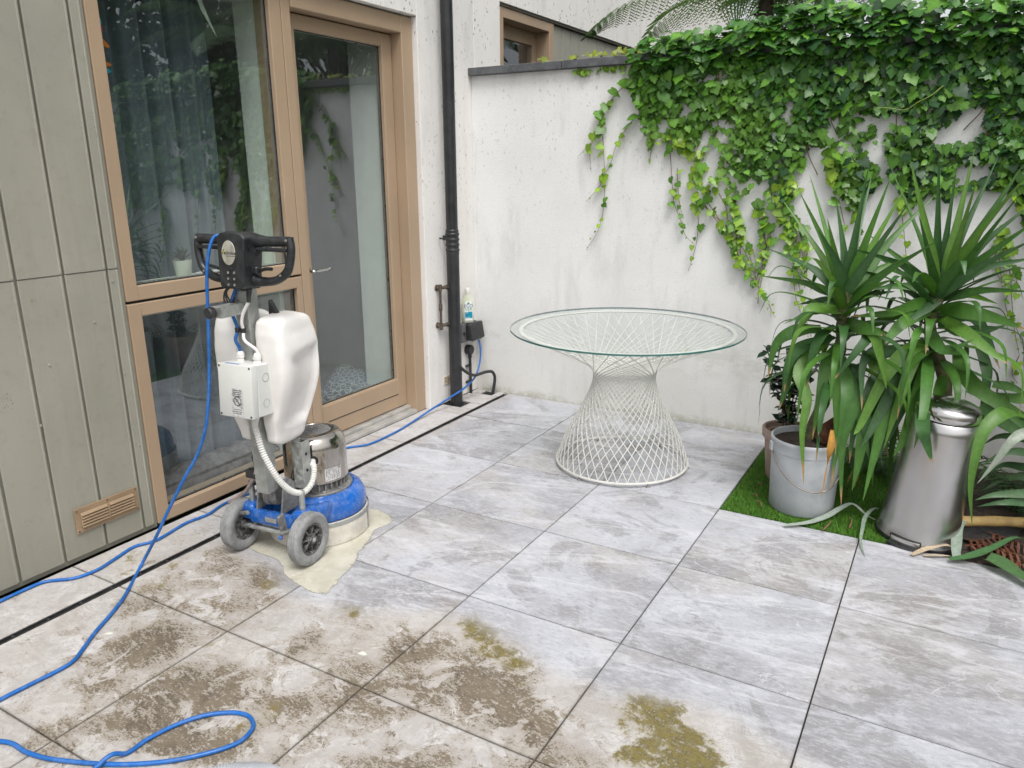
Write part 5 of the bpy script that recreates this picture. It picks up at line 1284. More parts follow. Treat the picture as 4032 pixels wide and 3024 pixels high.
# big strappy plant on the right
rs = thing('strap_leaf_plant', 'broad bright green strap leaved plant arching in from the right edge', 'plant', (2.55, 2.15, 0))
for l, w_, col in zip([[(2.064, 2.25, 0.759), (2.089, 2.2, 0.681), (2.159, 2.12, 0.624), (2.262, 2.1, 0.572), (2.349, 2.1, 0.53), (2.454, 2.1, 0.47)], [(2.405, 2.1, 0.506), (2.308, 2.05, 0.551), (2.244, 1.98, 0.575), (2.189, 1.92, 0.524), (2.171, 1.88, 0.424), (2.171, 1.86, 0.292), (2.198, 1.86, 0.128)], [(2.394, 2.0, 0.534), (2.324, 1.98, 0.507), (2.284, 1.95, 0.476), (2.24, 1.93, 0.381), (2.194, 1.92, 0.289)], [(2.468, 2.1, 0.236), (2.368, 2.05, 0.233), (2.264, 2.0, 0.224), (2.198, 1.98, 0.194)], [(2.476, 2.1, 0.185), (2.373, 2.05, 0.195), (2.29, 2.0, 0.195), (2.212, 2.0, 0.16)], [(2.126, 2.3, 0.585), (2.222, 2.25, 0.559), (2.341, 2.2, 0.465), (2.433, 2.2, 0.366)], [(2.14, 2.3, 0.769), (2.168, 2.28, 0.707), (2.183, 2.26, 0.644), (2.188, 2.25, 0.489), (2.192, 2.25, 0.442)], [(2.21, 2.3, 0.615), (2.283, 2.25, 0.62), (2.354, 2.2, 0.592)], [(2.437, 2.2, 0.343), (2.338, 2.15, 0.376), (2.27, 2.12, 0.362), (2.207, 2.1, 0.304)], [(2.175, 2.2, 0.542), (2.251, 2.15, 0.499), (2.35, 2.15, 0.447), (2.442, 2.15, 0.429)], [(2.377, 2.2, 0.618), (2.309, 2.2, 0.591), (2.242, 2.25, 0.58), (2.147, 2.3, 0.576)], [(2.46, 2.25, 0.271), (2.376, 2.25, 0.278), (2.304, 2.3, 0.259), (2.247, 2.3, 0.211)], [(2.466, 2.3, 0.374), (2.371, 2.35, 0.376), (2.278, 2.4, 0.357), (2.223, 2.45, 0.293)], [(2.491, 2.35, 0.181), (2.383, 2.35, 0.201), (2.304, 2.35, 0.167), (2.235, 2.3, 0.12)]], (.065, .060, .042, .038, .035, .055, .045, .038, .035, .052, .045, .038, .038, .035), ((.065, .15, .030), (.075, .17, .028), (.26, .30, .25), (.06, .12, .05), (.05, .11, .045), (.07, .16, .05), (.045, .10, .035), (.09, .18, .06), (.06, .13, .05), (.07, .15, .05), (.10, .20, .06), (.04, .09, .035), (.04, .09, .035), (.05, .10, .04))):
    pts = [Vector(p) for p in l]; sd = (pts[-1]-pts[0]).cross(CAMV-pts[len(pts)//2])
    strap(rs, pts, w_, col, side=sd, fold=.16, base=.8)
b = MB().tube(catmull([(2.55, 2.15, 0), (2.54, 2.14, .2), (2.56, 2.16, .42)], 4), [.06]*9, 10); obj('trunk', b, M_TRUNK, rs, 60, world=True)
# dark low ferns filling the bed behind
M_FERN = tinted('fern_leaf', .5, .2)
def fern_mesh(length, npin, plen, droop, el, pinnules=0, col=(.04, .10, .03)):
    vv = []; ff = []
    P = []; p = Vector((0, 0, 0)); a = el
    st = length/npin
    for i in range(npin+1):
        P.append(p.copy()); p = p+Vector((math.cos(a), 0, math.sin(a)))*st; a -= droop/npin*(0.4+1.2*i/npin)
    def quad(a_, b_, w_, nrm):
        t = (b_-a_); s_ = t.cross(nrm).normalized()*w_*.5; k = len(vv)
        vv.extend([a_-s_*.8, a_+s_*.8, a_.lerp(b_, .55)+s_, b_, a_.lerp(b_, .55)-s_]); ff.append((k, k+1, k+2, k+3, k+4))
    for i in range(1, npin):
        t = i/npin; tt = (P[min(i+1, npin)]-P[i-1]).normalized(); pl_ = plen*math.sin(PI*(.12+.88*t)**.75)*(1 if t < .95 else .6)
        up = Vector((0, 1, 0)).cross(tt)*-1
        quad(P[i-1], P[i], .008*(1-t)+.003, Vector((0, 0, 1)))
        for s_ in (1, -1):
            d = (Vector((0, s_, 0))*.92+tt*.42+Vector((0, 0, -.25-random.uniform(0, .15)))).normalized()
            tip = P[i]+d*pl_+Vector((0, 0, -.18*pl_))
            if not pinnules: quad(P[i], tip, .018*(plen/.12), up if up.length else Vector((0, 0, 1)))
            else:
                quad(P[i], tip, .004, Vector((0, 0, 1)))
                for q in range(1, pinnules):
                    u = q/pinnules; c0 = P[i].lerp(tip, u)+Vector((0, 0, .05*pl_*math.sin(PI*u)))
                    for s2 in (1, -1):
                        e = d.cross(Vector((0, 0, 1))).normalized()*s2
                        quad(c0, c0+(e*.9+d*.45+Vector((0, 0, -.25)))*plen*.17*math.sin(PI*(.15+.8*u)), plen*.036, Vector((0, 0, 1)))
    me = MB().add(vv, ff).mesh('frond', 0, (M_FERN,))
    c = np.tile(np.array(col), (len(vv), 1))*rng.uniform(.8, 1.2, (len(vv), 1)); set_tint(me, c)
    return me
fm = fern_mesh(.55, 18, .10, 1.5, .9, 0, (.035, .085, .025))
for nm, loc, nf in (('bed_fern', (2.42, 2.45, .0), 11), ('bed_fern', (2.75, 2.05, .0), 11), ('bed_fern', (1.82, 2.62, .0), 10)):
    f_ = thing('bed_fern', {2.42: 'dark fern against the white wall behind the steel bin', 2.75: 'dark fern in the bed at the right edge', 1.82: 'dark fern at the wall between the two yuccas'}[loc[0]], 'fern', loc, 0, 'ferns in the bed')
    for k in range(nf):
        o = link('frond', fm, f_); o.rotation_euler = (random.uniform(-.2, .2), random.uniform(-.25, .35), 2*PI*k/nf+random.uniform(-.2, .2)); o.scale = [random.uniform(.6, 1.0)]*3
        o.color = (*[random.uniform(.6, 1.0)]*3, 1)
OR_ = [[(2.185, 1.968, 0.03), (2.23, 1.967, 0.03), (2.271, 1.918, 0.03)], [(2.188, 1.891, 0.03), (2.243, 1.896, 0.03), (2.302, 1.897, 0.03)], [(2.293, 1.892, 0.03), (2.333, 1.871, 0.03), (2.375, 1.841, 0.03)], [(2.319, 2.003, 0.03), (2.353, 1.939, 0.03), (2.39, 1.898, 0.03)], [(2.334, 1.794, 0.03), (2.361, 1.815, 0.03), (2.395, 1.805, 0.03)], [(2.202, 1.944, 0.03), (2.253, 1.934, 0.03), (2.295, 1.97, 0.03)], [(2.342, 2.621, 0.03), (2.381, 2.679, 0.03), (2.442, 2.731, 0.03)], [(2.269, 2.063, 0.03), (2.311, 2.073, 0.03), (2.361, 2.041, 0.03)]]
ow = ('nearest the bin', 'under the green strap leaf', 'beside the cut leaf', 'leaning on the black sheet', 'at the bottom right corner of the bed', 'crossing the others beside the bin', 'deep in the bed under the ferns', 'on the black sheet')
dfm = fern_mesh(.22, 9, .070, .5, .06, 0, (.15, .062, .030))
for l, s_ in zip(OR_, ow):
    p, q = Vector(l[0]), Vector(l[2]); o = link('dry_frond', dfm); o.location = (p.x, p.y, random.uniform(.018, .035)); o.rotation_euler = (random.uniform(-.25, .25), random.uniform(-.12, .02), math.atan2(q.y-p.y, q.x-p.x)+random.uniform(-.5, .5))
    k = random.uniform(.6, 1.15); o.color = (k, k*random.uniform(.85, 1.1), k, 1); tag(o, 'dry orange brown frond ' + s_, 'frond', 'dry fronds in the bed')
# glossy dark leaved shrub in the clay pot
sh = thing('camellia_shrub', 'small dark glossy leaved shrub growing in the clay pot', 'shrub', (1.385, 2.335, .24))
M_GLOSS = tinted('glossy_leaf', .22, .0, None, .6)
lv = []; 
def ell_leaf(n=7):
    v = [(0, 0, 0)]; f = []
    for i in range(n):
        t = (i+.5)/n; w_ = math.sin(PI*t**.85)*.30
        v += [(-w_, t, .10*w_+.05*t*(1-t)), (0, t, -.02), (w_, t, .10*w_+.05*t*(1-t))]
    v.append((0, 1.08, -.05))
    f += [(0, 2, 1), (0, 3, 2)]
    for i in range(n-1):
        a = 1+3*i; f += [(a, a+1, a+4, a+3), (a+1, a+2, a+5, a+4)]
    a = 1+3*(n-1); f += [(a, a+1, len(v)-1), (a+1, a+2, len(v)-1)]
    return v, f
ev_, ef_ = ell_leaf(); elm = MB().add(ev_, ef_).mesh('leaf', 180, (M_GLOSS,)); set_tint(elm, [(.018, .042, .022)]*len(ev_))
stems = MB()
for k in range(9):
    a = random.uniform(0, 2*PI); top = Vector((math.cos(a)*random.uniform(.03, .17)-.03, math.sin(a)*random.uniform(.03, .15)-.02, random.uniform(.22, .46)))
    P = catmull([Vector((random.uniform(-.03, .03), random.uniform(-.03, .03), -.01)), top*.5+Vector((0, 0, .05)), top], 6)
    stems.tube(P, [.004-.002*i/len(P) for i in range(len(P))], 6)
    for i in range(2, len(P)):
        for q in range(2):
            o = link('leaf', elm, sh); o.location = P[i]; o.scale = [random.uniform(.042, .065)]*3
            o.rotation_euler = (random.uniform(-.5, .5), random.uniform(-.6, .6), random.uniform(0, 2*PI)); o.color = (*[random.uniform(.7, 1.5)]*3, 1)
obj('stems', stems, plain('twig', (.10, .06, .04), .8), sh, 60)

# ------------------------------------------------------------------ litter on turf, bed and tiles
def litter(name, pts, w_, col, label, mat=None, cat='leaf', group=None, side=None, fold=.08, base=.6):
    o = strap(None, pts, w_, col, mat or M_DEAD, fold, name, side, None, base); return tag(o, label, cat, group)
def gz(pts, zs): return [(p[0], p[1], z) for p, z in zip(pts, zs)]
litter('fallen_leaf', gz([(1.502, 1.743, 0.03), (1.592, 1.818, 0.03), (1.654, 1.906, 0.03), (1.699, 1.978, 0.03), (1.742, 2.025, 0.03), (1.805, 1.991, 0.03), (1.854, 1.974, 0.03)], (.012, .016, .025, .045, .055, .03, .018)), .034, (.30, .35, .31), 'long grey green strap leaf lying on the turf by the bucket')
litter('fallen_leaf', gz([(1.848, 2.046, 0.03), (1.825, 2.01, 0.03), (1.805, 1.916, 0.03), (1.806, 1.816, 0.03), (1.809, 1.75, 0.03), (1.825, 1.68, 0.03), (1.843, 1.626, 0.03)], (.05, .055, .05, .035, .018, .006, .004)), .018, (.20, .26, .21), 'narrow curled leaf hanging over the tile edge beside the bin')
litter('fallen_leaf', gz([(2.003, 1.731, 0.02), (2.052, 1.79, 0.02), (2.106, 1.837, 0.02), (2.148, 1.832, 0.02), (2.19, 1.769, 0.02)], (.008, .02, .03, .028, .012)), .030, (.42, .34, .25), 'pale tan dead leaf at the foot of the pedal bin')
litter('fallen_leaf', gz([(2.045, 1.752, 0.01), (2.1, 1.776, 0.01), (2.155, 1.801, 0.01)], (.006, .010, .008)), .022, (.36, .31, .25), 'short dry leaf flat on the tile edge below the bin')
litter('fallen_leaf', gz([(2.135, 1.747, 0.03), (2.207, 1.788, 0.03), (2.279, 1.872, 0.03), (2.355, 2.004, 0.03), (2.408, 2.067, 0.03)], (.015, .03, .045, .05, .03)), .040, (.06, .14, .055), 'green strap leaf lying across the litter right of the bin')
litter('fallen_leaf', gz([(2.159, 1.761, 0.05), (2.154, 1.834, 0.05), (2.157, 1.928, 0.05), (2.175, 2.006, 0.05), (2.199, 2.034, 0.05)], (.012, .04, .07, .08, .06)), .040, (.22, .27, .23), 'curled grey leaf bent upwards beside the bin')
# cut thick leaf lying on the tiles at the right edge
o = litter('cut_leaf', gz([(2.26, 1.808, 0.02), (2.292, 1.791, 0.02), (2.342, 1.738, 0.02), (2.402, 1.673, 0.02), (2.461, 1.603, 0.02)], (.020, .020, .020, .020, .02)), .085, (.075, .155, .060), 'thick cut green leaf lying on the tiles at the right edge', M_STRAP, base=.95, fold=.22)
# orange dry fern pieces
for k, (u, v_, du, dv) in enumerate(((1760, 1200, 170, 70), (1850, 1270, 200, 30), (1990, 1330, 170, 60), (2040, 1230, 160, 110), (2100, 1370, 120, 50), (1780, 1250, 120, 60), (2120, 1150, 100, 40), (1900, 1130, 130, 30))):
    pass
b = MB()
sv = [(2.158, 2.057, 0.03), (2.255, 2.133, 0.03), (2.343, 2.175, 0.03), (2.395, 2.176, 0.03), (2.377, 2.097, 0.03), (2.341, 1.983, 0.03), (2.253, 1.967, 0.03), (2.178, 1.971, 0.03)]
b.prism([(p[0], p[1]) for p in sv], .012, .020)
tag(obj('black_sheet', b, M_BLACK, smooth=0), 'flat black plastic sheet lying in the bed behind the orange fronds', 'sheet')
pp = [(2.154, 2.059, 0.06), (2.513, 2.215, 0.06)]
b = MB(); q = catmull([Vector((pp[0][0], pp[0][1], .055)), Vector(pp[0]).lerp(Vector(pp[1]), .5)+Vector((0, .006, 0)), Vector((pp[1][0], pp[1][1], .055))], 8)
b.tube(q, [.0215+.001*math.sin(i*1.3) for i in range(len(q))], 14)
tag(obj('wooden_pole', b, plain('yellow_wood', (.46, .31, .115), .55, var=.18, scale=14, dust=.2, dustcol=(.25, .17, .08), coord='pos'), smooth=60), 'yellowish wooden pole lying in the bed beside the bin', 'pole')
twigm = plain('twig_brown', (.16, .09, .05), .8)
for k, (l, s_) in enumerate(zip([[(1.657, 1.772, 0.016), (1.672, 1.889, 0.016)], [(1.752, 1.846, 0.016), (1.74, 1.965, 0.016)], [(1.335, 1.937, 0.016), (1.373, 1.876, 0.016)], [(1.307, 2.007, 0.016), (1.325, 1.982, 0.016)], [(1.294, 2.144, 0.016), (1.309, 2.134, 0.016)]], ('right of the bucket', 'between bucket and bin', 'left of the bucket', 'near the turf corner', 'by the clay pot'))):
    a, c2 = Vector(l[0]), Vector(l[1]); b = MB().tube(catmull([a, a.lerp(c2, .5)+Vector((.008, .004, .006)), c2], 4), [.003, .0035, .004, .0035, .003, .003, .0028, .002, .0015][:9], 6)
    tag(obj('twig', b, twigm, smooth=60), 'brown twig on the turf ' + s_, 'twig', 'twigs on the turf')

# ------------------------------------------------------------------ creeper on the boundary wall
M_IVY = tinted('creeper_leaf', .40, .18, None, .45)
def creeper_leaf(var):
    rr = random.Random(var)
    half = [(0.00, .34), (.20, .50), (.36, .46), (.44, .30), (.56, .20), (.40, .02), (.46, -.14), (.28, -.24), (.16, -.42)]
    if var == 1: half = [(0, .36), (.22, .48), (.38, .38), (.45, .18), (.40, .02), (.32, -.14), (.22, -.30), (.12, -.42)]
    if var == 2: half = [(0, .30), (.18, .50), (.40, .52), (.42, .34), (.60, .22), (.48, .08), (.36, .0), (.40, -.18), (.24, -.20), (.18, -.40)]
    pts = [(x, y) for x, y in half]+[(0, -.62)]+[(-x*rr.uniform(.9, 1.08), y+rr.uniform(-.03, .03)) for x, y in reversed(half[1:])]
    v = [(0, .05, -.03)]; 
    for x, y in pts: v.append((x, y, -.16*abs(x)-.10*(y-.1)**2+rr.uniform(-.02, .02)))
    n = len(pts); f = [(0, 1+i, 1+(i+1) % n) for i in range(n)]
    f = [tuple(reversed(q)) for q in f]
    return np.array(v), f
LEAF = [creeper_leaf(k) for k in range(3)]
LM = []
for v, f in LEAF:
    me = MB().add([tuple(p) for p in v], f).mesh('leaf', 180, (M_IVY,))
    c = np.ones((len(v), 3)); c[0] *= 1.25; set_tint(me, c); LM.append(me)
DENSE = [(0.228, 2.103), (0.257, 2.168), (0.368, 2.22), (0.549, 2.216), (0.665, 2.233), (0.889, 2.245), (1.045, 2.291), (1.248, 2.305), (1.494, 2.267), (1.766, 2.263), (2.113, 2.237), (2.631, 2.185), (2.807, 1.196), (2.298, 1.204), (2.216, 1.359), (2.14, 1.416), (1.965, 1.415), (1.928, 1.354), (1.829, 1.414), (1.776, 1.311), (1.707, 1.413), (1.639, 1.495), (1.59, 1.412), (1.503, 1.294), (1.427, 1.336), (1.374, 1.453), (1.307, 1.602), (1.241, 1.635), (1.233, 1.387), (1.141, 1.32), (1.072, 1.341), (1.018, 1.452), (0.953, 1.407), (0.901, 1.338), (0.814, 1.406), (0.768, 1.382), (0.673, 1.358), (0.618, 1.451), (0.561, 1.59), (0.505, 1.706), (0.432, 1.65), (0.369, 1.639), (0.311, 1.803), (0.266, 1.943), (0.225, 2.013)]
HOLES = [[(1.093, 1.87), (1.152, 1.857), (1.162, 1.689), (1.125, 1.743)], [(1.553, 1.74), (1.636, 1.767), (1.618, 1.597), (1.577, 1.659)], [(1.824, 1.673), (1.966, 1.802), (2.015, 1.819), (2.045, 1.667), (1.938, 1.622), (1.849, 1.613)], [(1.925, 1.514), (2.087, 1.552), (2.116, 1.465), (1.964, 1.425)], [(0.61, 1.991), (0.701, 2.034), (0.839, 2.026), (0.763, 1.966)], [(0.562, 1.884), (0.636, 1.858), (0.629, 1.781), (0.568, 1.789)], [(1.739, 1.946), (1.82, 1.946), (1.82, 1.88), (1.755, 1.893)], [(1.223, 1.603), (1.318, 1.602), (1.372, 1.474), (1.258, 1.463)], [(1.569, 1.598), (1.625, 1.617), (1.666, 1.515), (1.605, 1.454)], [(0.704, 1.633), (0.75, 1.644), (0.765, 1.52), (0.71, 1.531)], [(0.425, 1.799), (0.475, 1.798), (0.48, 1.706), (0.43, 1.708)]]
STR = [[(0.238, 2.012), (0.136, 1.926), (0.066, 1.812), (0.078, 1.644), (0.09, 1.462), (0.088, 1.3), (0.063, 1.16), (-0.019, 1.028)], [(0.284, 1.816), (0.209, 1.737), (0.159, 1.643), (0.122, 1.535), (0.069, 1.474)], [(0.066, 1.812), (0.021, 1.706), (-0.081, 1.598)], [(0.48, 1.695), (0.5, 1.568), (0.53, 1.344), (0.581, 1.226), (0.611, 1.142), (0.664, 1.096)], [(0.66, 1.358), (0.681, 1.228), (0.677, 1.084), (0.642, 0.936)], [(0.54, 1.521), (0.562, 1.345), (0.593, 1.238)], [(0.722, 1.347), (0.841, 1.186), (0.908, 1.083), (0.95, 0.99), (1.003, 0.922)], [(0.877, 1.349), (0.925, 1.177), (0.98, 1.062), (1.038, 0.914)], [(1.004, 1.34), (1.038, 1.204), (1.083, 1.067), (1.063, 0.902)], [(1.131, 1.297), (1.183, 1.208), (1.218, 1.074), (1.267, 0.892)], [(1.186, 1.298), (1.24, 1.188), (1.278, 1.077), (1.283, 0.963)], [(0.09, 1.462), (0.043, 1.399), (-0.033, 1.323)], [(0.382, 1.639), (0.372, 1.569)], [(1.502, 1.305), (1.54, 1.144), (1.581, 0.948)], [(1.713, 1.361), (1.751, 1.205), (1.799, 0.964)], [(0.792, 1.383), (0.846, 1.279), (0.844, 1.151)], [(1.425, 1.357), (1.47, 1.218)], [(0.068, 1.74), (-0.005, 1.646), (-0.002, 1.499)], [(2.192, 1.229), (2.21, 1.105), (2.241, 1.007), (2.266, 0.874), (2.297, 0.74), (2.335, 0.619)], [(2.162, 1.202), (2.186, 1.071), (2.215, 0.952)], [(2.332, 0.619), (2.316, 0.532), (2.347, 0.479)], [(0.922, 1.187), (0.941, 1.034), (0.993, 0.952), (1.062, 0.855), (1.115, 0.773), (1.158, 0.706)], [(1.167, 1.195), (1.217, 1.048), (1.255, 0.945), (1.298, 0.795), (1.358, 0.615)], [(1.087, 1.193), (1.064, 1.025), (1.065, 0.917), (1.053, 0.776)], [(1.26, 1.198), (1.279, 0.999), (1.281, 0.901)]]
ivy = thing('wall_creeper', 'green three lobed creeper spilling over the top of the white garden wall', 'creeper', (1.4, WY-.03, 2.1))
L = []      # (pos, rot matrix, size, colour, variant)
YOUNG = np.array((.24, .38, .028)); MIDG = np.array((.105, .255, .026)); OLD = np.array((.046, .145, .020)); DARK = np.array((.026, .080, .026))
def leaf_rot(tilt, yaw, roll):
    B = Matrix(((1, 0, 0), (0, 0, -1), (0, 1, 0)))        # leaf y -> world z, leaf z -> world -y
    return Matrix.Rotation(yaw, 3, 'Z') @ Matrix.Rotation(tilt, 3, 'X') @ B @ Matrix.Rotation(roll, 3, 'Z')
xmin, xmax = min(p[0] for p in DENSE), max(p[0] for p in DENSE); zmin, zmax = min(p[1] for p in DENSE), max(p[1] for p in DENSE)
tries = 0
while len(L) < 6800 and tries < 260000:
    tries += 1
    x, z = random.uniform(xmin, xmax), random.uniform(zmin, zmax)
    if not in_poly(x, z, DENSE): continue
    if any(in_poly(x, z, hpoly) for hpoly in HOLES): continue
    dn = mnoise.noise(Vector((x*5.1, z*3.2, 3.3)))
    if z < 1.78 and x < 1.7 and dn < -.12 and random.random() < .75: continue
    over = z > 2.085
    if over:
        dep = random.uniform(.02, .22)-.05
        pos = Vector((x, WY-.055+random.uniform(-.05, .20), max(2.15, z)+random.uniform(-.005, .03+.05*max(0, min(1, x-.6)))))
        if random.random() < .5: pos = Vector((x, WY-.05-random.uniform(.01, .07), z))
    else:
        pos = Vector((x, WY-.010-abs(random.gauss(0, .026))-.03*max(0, z-1.8), z))
    young = max(0, min(1, (1.95-z)*1.3+mnoise.noise(Vector((x*3, z*3, 9)))*.7-(x-1.0)*.35))
    hi = max(0, min(1, (x-.7)*.8))
    col = OLD*(1-young)+(MIDG*.55+YOUNG*.45)*young if random.random() > .25 else MIDG
    if young > .6 and random.random() < .4: col = YOUNG*random.uniform(.8, 1.1)
    if x < .25: col = col*.5+MIDG*.5+np.array((.03, .05, 0))
    if random.random() < .25*hi: col = DARK  # darker leaves towards the right: leaf tone plus shade put into the colour
    sz = random.triangular(.022, .070, .036)*(1.15 if z > 1.8 else .95)*(1.25 if over and random.random() < .35 else 1)
    tilt = random.gauss(.35, .30) if not over else random.gauss(.9, .35)
    L.append((pos, leaf_rot(-tilt, random.gauss(0, .38), random.gauss(0, .5)), sz, col*random.uniform(.75, 1.25), random.choice((0, 0, 1, 2))))
M_VINE = plain('vine_stem', (.16, .085, .05), .7, var=.4, scale=20, coord='pos')
vines = []
STR2 = STR + [[(x+random.uniform(-.035, .035), z+random.uniform(-.02, .03)) for x, z in q] for q in STR[6:11] for _ in range(2)] + [[(x+random.uniform(-.03, .03), z) for x, z in q] for q in STR[18:20]+STR[21:25] for _ in range(1)]
for si, s_ in enumerate(STR2):
    P = catmull([Vector((x, WY-.012-random.uniform(0, .015), z)) for x, z in s_], 8)
    vines.append(MB().tube(P, [.0024-.0014*i/len(P) for i in range(len(P))], 5))
    ln = sum((P[i+1]-P[i]).length for i in range(len(P)-1)); n = max(2, int(ln/(.052 if si < 6 or si in (11, 12, 17) else .046)))
    for k in range(n):
        u = (k+random.random()*.7)/n; p = P[min(len(P)-1, int(u*len(P)))]
        sz = (.046*(1-u)+.018)*random.uniform(.7, 1.25)
        if u > .85: sz *= .6
        L.append((p+Vector((random.uniform(-.018, .018), -.012-random.uniform(0, .015), random.uniform(-.01, .01))), leaf_rot(-random.gauss(.45, .25), random.gauss(0, .4), random.gauss(0, .6)), sz*(1.15 if si < 2 else .92), (YOUNG*.75+MIDG*.35 if random.random() < .6 else MIDG*.9)*random.uniform(.65, 1.2), random.choice((0, 1))))
# young shoots along the coping
for k in range(70):
    x = random.uniform(-.36, .30)
    if random.random() > (x+.45)*1.4: continue
    L.append((Vector((x, WY-.045+random.uniform(0, .08), 2.15+random.uniform(0, .022+.03*max(0, x+.2)))), leaf_rot(-random.gauss(.7, .4), random.gauss(0, .6), random.gauss(0, .6)), random.uniform(.022, .045), np.array((.24, .29, .035))*random.uniform(.7, 1.1), random.choice((0, 1))))
for k in range(40):       # under the coping
    x = random.uniform(-.12, .25)
    L.append((Vector((x, WY-.01-random.uniform(0, .02), 2.085-abs(random.gauss(0, .012)))), leaf_rot(-random.gauss(.3, .3), random.gauss(0, .6), random.gauss(0, .6)), random.uniform(.018, .036), (YOUNG*.5+MIDG*.5)*random.uniform(.7, 1.1), random.choice((0, 1))))
for s_ in vines: obj('vine_stem', s_, M_VINE, ivy, 60, world=True)
for k in range(22):       # woody and trailing stems within the mass
    x = random.uniform(.7, 2.3); z1 = random.uniform(1.75, 2.12); ll = random.uniform(.15, .42)
    P = catmull([(x, WY-.014, z1), (x+random.uniform(-.06, .06), WY-.02, z1-ll*.5), (x+random.uniform(-.1, .1), WY-.012, z1-ll)], 6)
    obj('vine_stem', MB().tube(P, .0026, 5), M_VINE, ivy, 60, world=True)
P = catmull([(1.563, 2.84, 1.803), (1.622, 2.83, 1.797), (1.694, 2.82, 1.786), (1.749, 2.82, 1.82), (1.795, 2.82, 1.844), (1.843, 2.83, 1.888)], 6)
obj('vine_stem', MB().tube(P, .0024, 6), plain('green_shoot', (.22, .28, .06), .6), ivy, 60, world=True)
order = sorted(range(len(L)), key=lambda i: -L[i][2]*(1.0 if -.4 < L[i][0].x < 2.25 else .2)*(1 if L[i][0].y < WY+.02 else .6)*(1.0-(WY-L[i][0].y)*-1.2))
Vl = ivy.location
for i in order[:300]:
    p, Rm, sz, col, va = L[i]
    o = link('leaf', LM[va], ivy); o.matrix_local = Matrix.Translation(p-Vl) @ Rm.to_4x4() @ Matrix.Diagonal((sz, sz, sz, 1)); o.color = (*[float(c) for c in col], 1)
vs = []; fs = []; cs = []; k0 = 0
for i in order[300:]:
    p, Rm, sz, col, va = L[i]; v, f = LEAF[va]
    w_ = (v*sz) @ np.array(Rm).T + np.array(p-Vl); vs.append(w_); fs += [tuple(a+k0 for a in q) for q in f]; cc = np.tile(col, (len(v), 1)); cc[0] *= 1.25; cs.append(cc); k0 += len(v)
me = bpy.data.meshes.new('leaf_mass'); me.from_pydata(np.concatenate(vs).tolist(), [], fs); me.polygons.foreach_set('use_smooth', [True]*len(me.polygons)); set_tint(me, np.concatenate(cs)); me.materials.append(M_IVY)
stuff(link('leaf_mass', me, ivy))

# ------------------------------------------------------------------ tree ferns and trees beyond the wall
M_BARK = plain('dark_bark', (.055, .042, .032), .9, var=.4, scale=18, bump=.8, bscale=30, coord='pos')
ff1 = fern_mesh(1.55, 26, .36, .95, .28, 10, (.12, .21, .095))
ff2 = fern_mesh(1.4, 24, .33, 1.25, .50, 10, (.13, .225, .10))
def tree_fern(label, loc, h, n, seed):
    random.seed(seed)
    t = thing('tree_fern', label, 'tree fern', loc, 0, 'tree ferns beyond the wall')
    P = [Vector((0, 0, h*i/14)) for i in range(15)]
    obj('trunk', MB().tube(P, [.050+.008*math.sin(i*2.1) for i in range(15)], 14), M_BARK, t, 60)
    for k in range(n):
        o = link('frond', random.choice((ff1, ff2)), t); o.location = (0, 0, h-.03)
        o.rotation_euler = (random.uniform(-.15, .15), random.uniform(-.1, .28), 2*PI*k/n+random.uniform(-.15, .15)); o.scale = [random.uniform(.8, 1.05)]*3
        o.color = (*[random.uniform(.75, 1.2)]*3, 1)
tree_fern('tree fern with drooping lacy fronds beside the white neighbouring house', (0.62, 4.45, 0), 2.72, 9, 3)
tree_fern('tree fern behind the creeper near the middle of the wall top', (1.65, 4.75, 0), 2.98, 9, 5)
tree_fern('tree fern behind the creeper towards the right edge', (2.75, 4.5, 0), 2.92, 9, 8)
random.seed(21)
M_TLEAF = tinted('tree_leaf', .55, .2)
def tree(label, loc, th, crown, rad, nclump, per, lsz, col, seed):
    rr = np.random.default_rng(seed); random.seed(seed)
    t = thing('evergreen_tree', label, 'tree', loc, 0, 'trees beyond the wall')
    tk = MB(); top = Vector(crown)
    tk.tube(catmull([(0, 0, 0), (random.uniform(-.1, .1), random.uniform(-.1, .1), th*.5), (top.x*.6, top.y*.6, th), (top.x, top.y, crown[2]+rad[2]*.6)], 5), [.13-.10*i/15 for i in range(16)], 10)
    cl = []
    for k in range(nclump):
        d = rr.normal(size=3); d /= np.linalg.norm(d); rr_ = rr.uniform(.35, 1.0)**.5
        cl.append(np.array(crown)+d*np.array(rad)*rr_)
    for k in range(0, nclump, 4):
        e = Vector(cl[k]); s_ = Vector((top.x*.5, top.y*.5, th*random.uniform(.75, 1.25))); tk.tube([s_, s_.lerp(e, .5)+Vector((0, 0, .1)), e], [.04, .025, .008], 6)
    obj('trunk', tk, M_BARK, t, 60)
    vs = []; cs = []
    n = nclump*per
    cc = np.repeat(np.array(cl), per, 0)+rr.normal(0, .17, (n, 3))*np.array((1, 1, .75))
    a = rr.normal(size=(n, 3)); a /= np.linalg.norm(a, axis=1)[:, None]; b_ = rr.normal(size=(n, 3)); b_ -= a*(a*b_).sum(1)[:, None]; b_ /= np.linalg.norm(b_, axis=1)[:, None]
    s_ = rr.uniform(.6, 1.2, (n, 1))*lsz
    V = np.stack([cc-a*s_, cc+b_*s_*.45, cc+a*s_, cc-b_*s_*.45], 1).reshape(-1, 3)
    col_ = np.repeat(np.repeat(rr.uniform(.7, 1.35, (nclump, 1)), per, 0)*np.array(col)*rr.uniform(.8, 1.25, (n, 1)), 4, 0)
    me = bpy.data.meshes.new('crown'); me.from_pydata(V.tolist(), [], np.arange(n*4).reshape(-1, 4).tolist()); set_tint(me, col_); me.materials.append(M_TLEAF)
    stuff(link('crown', me, t))
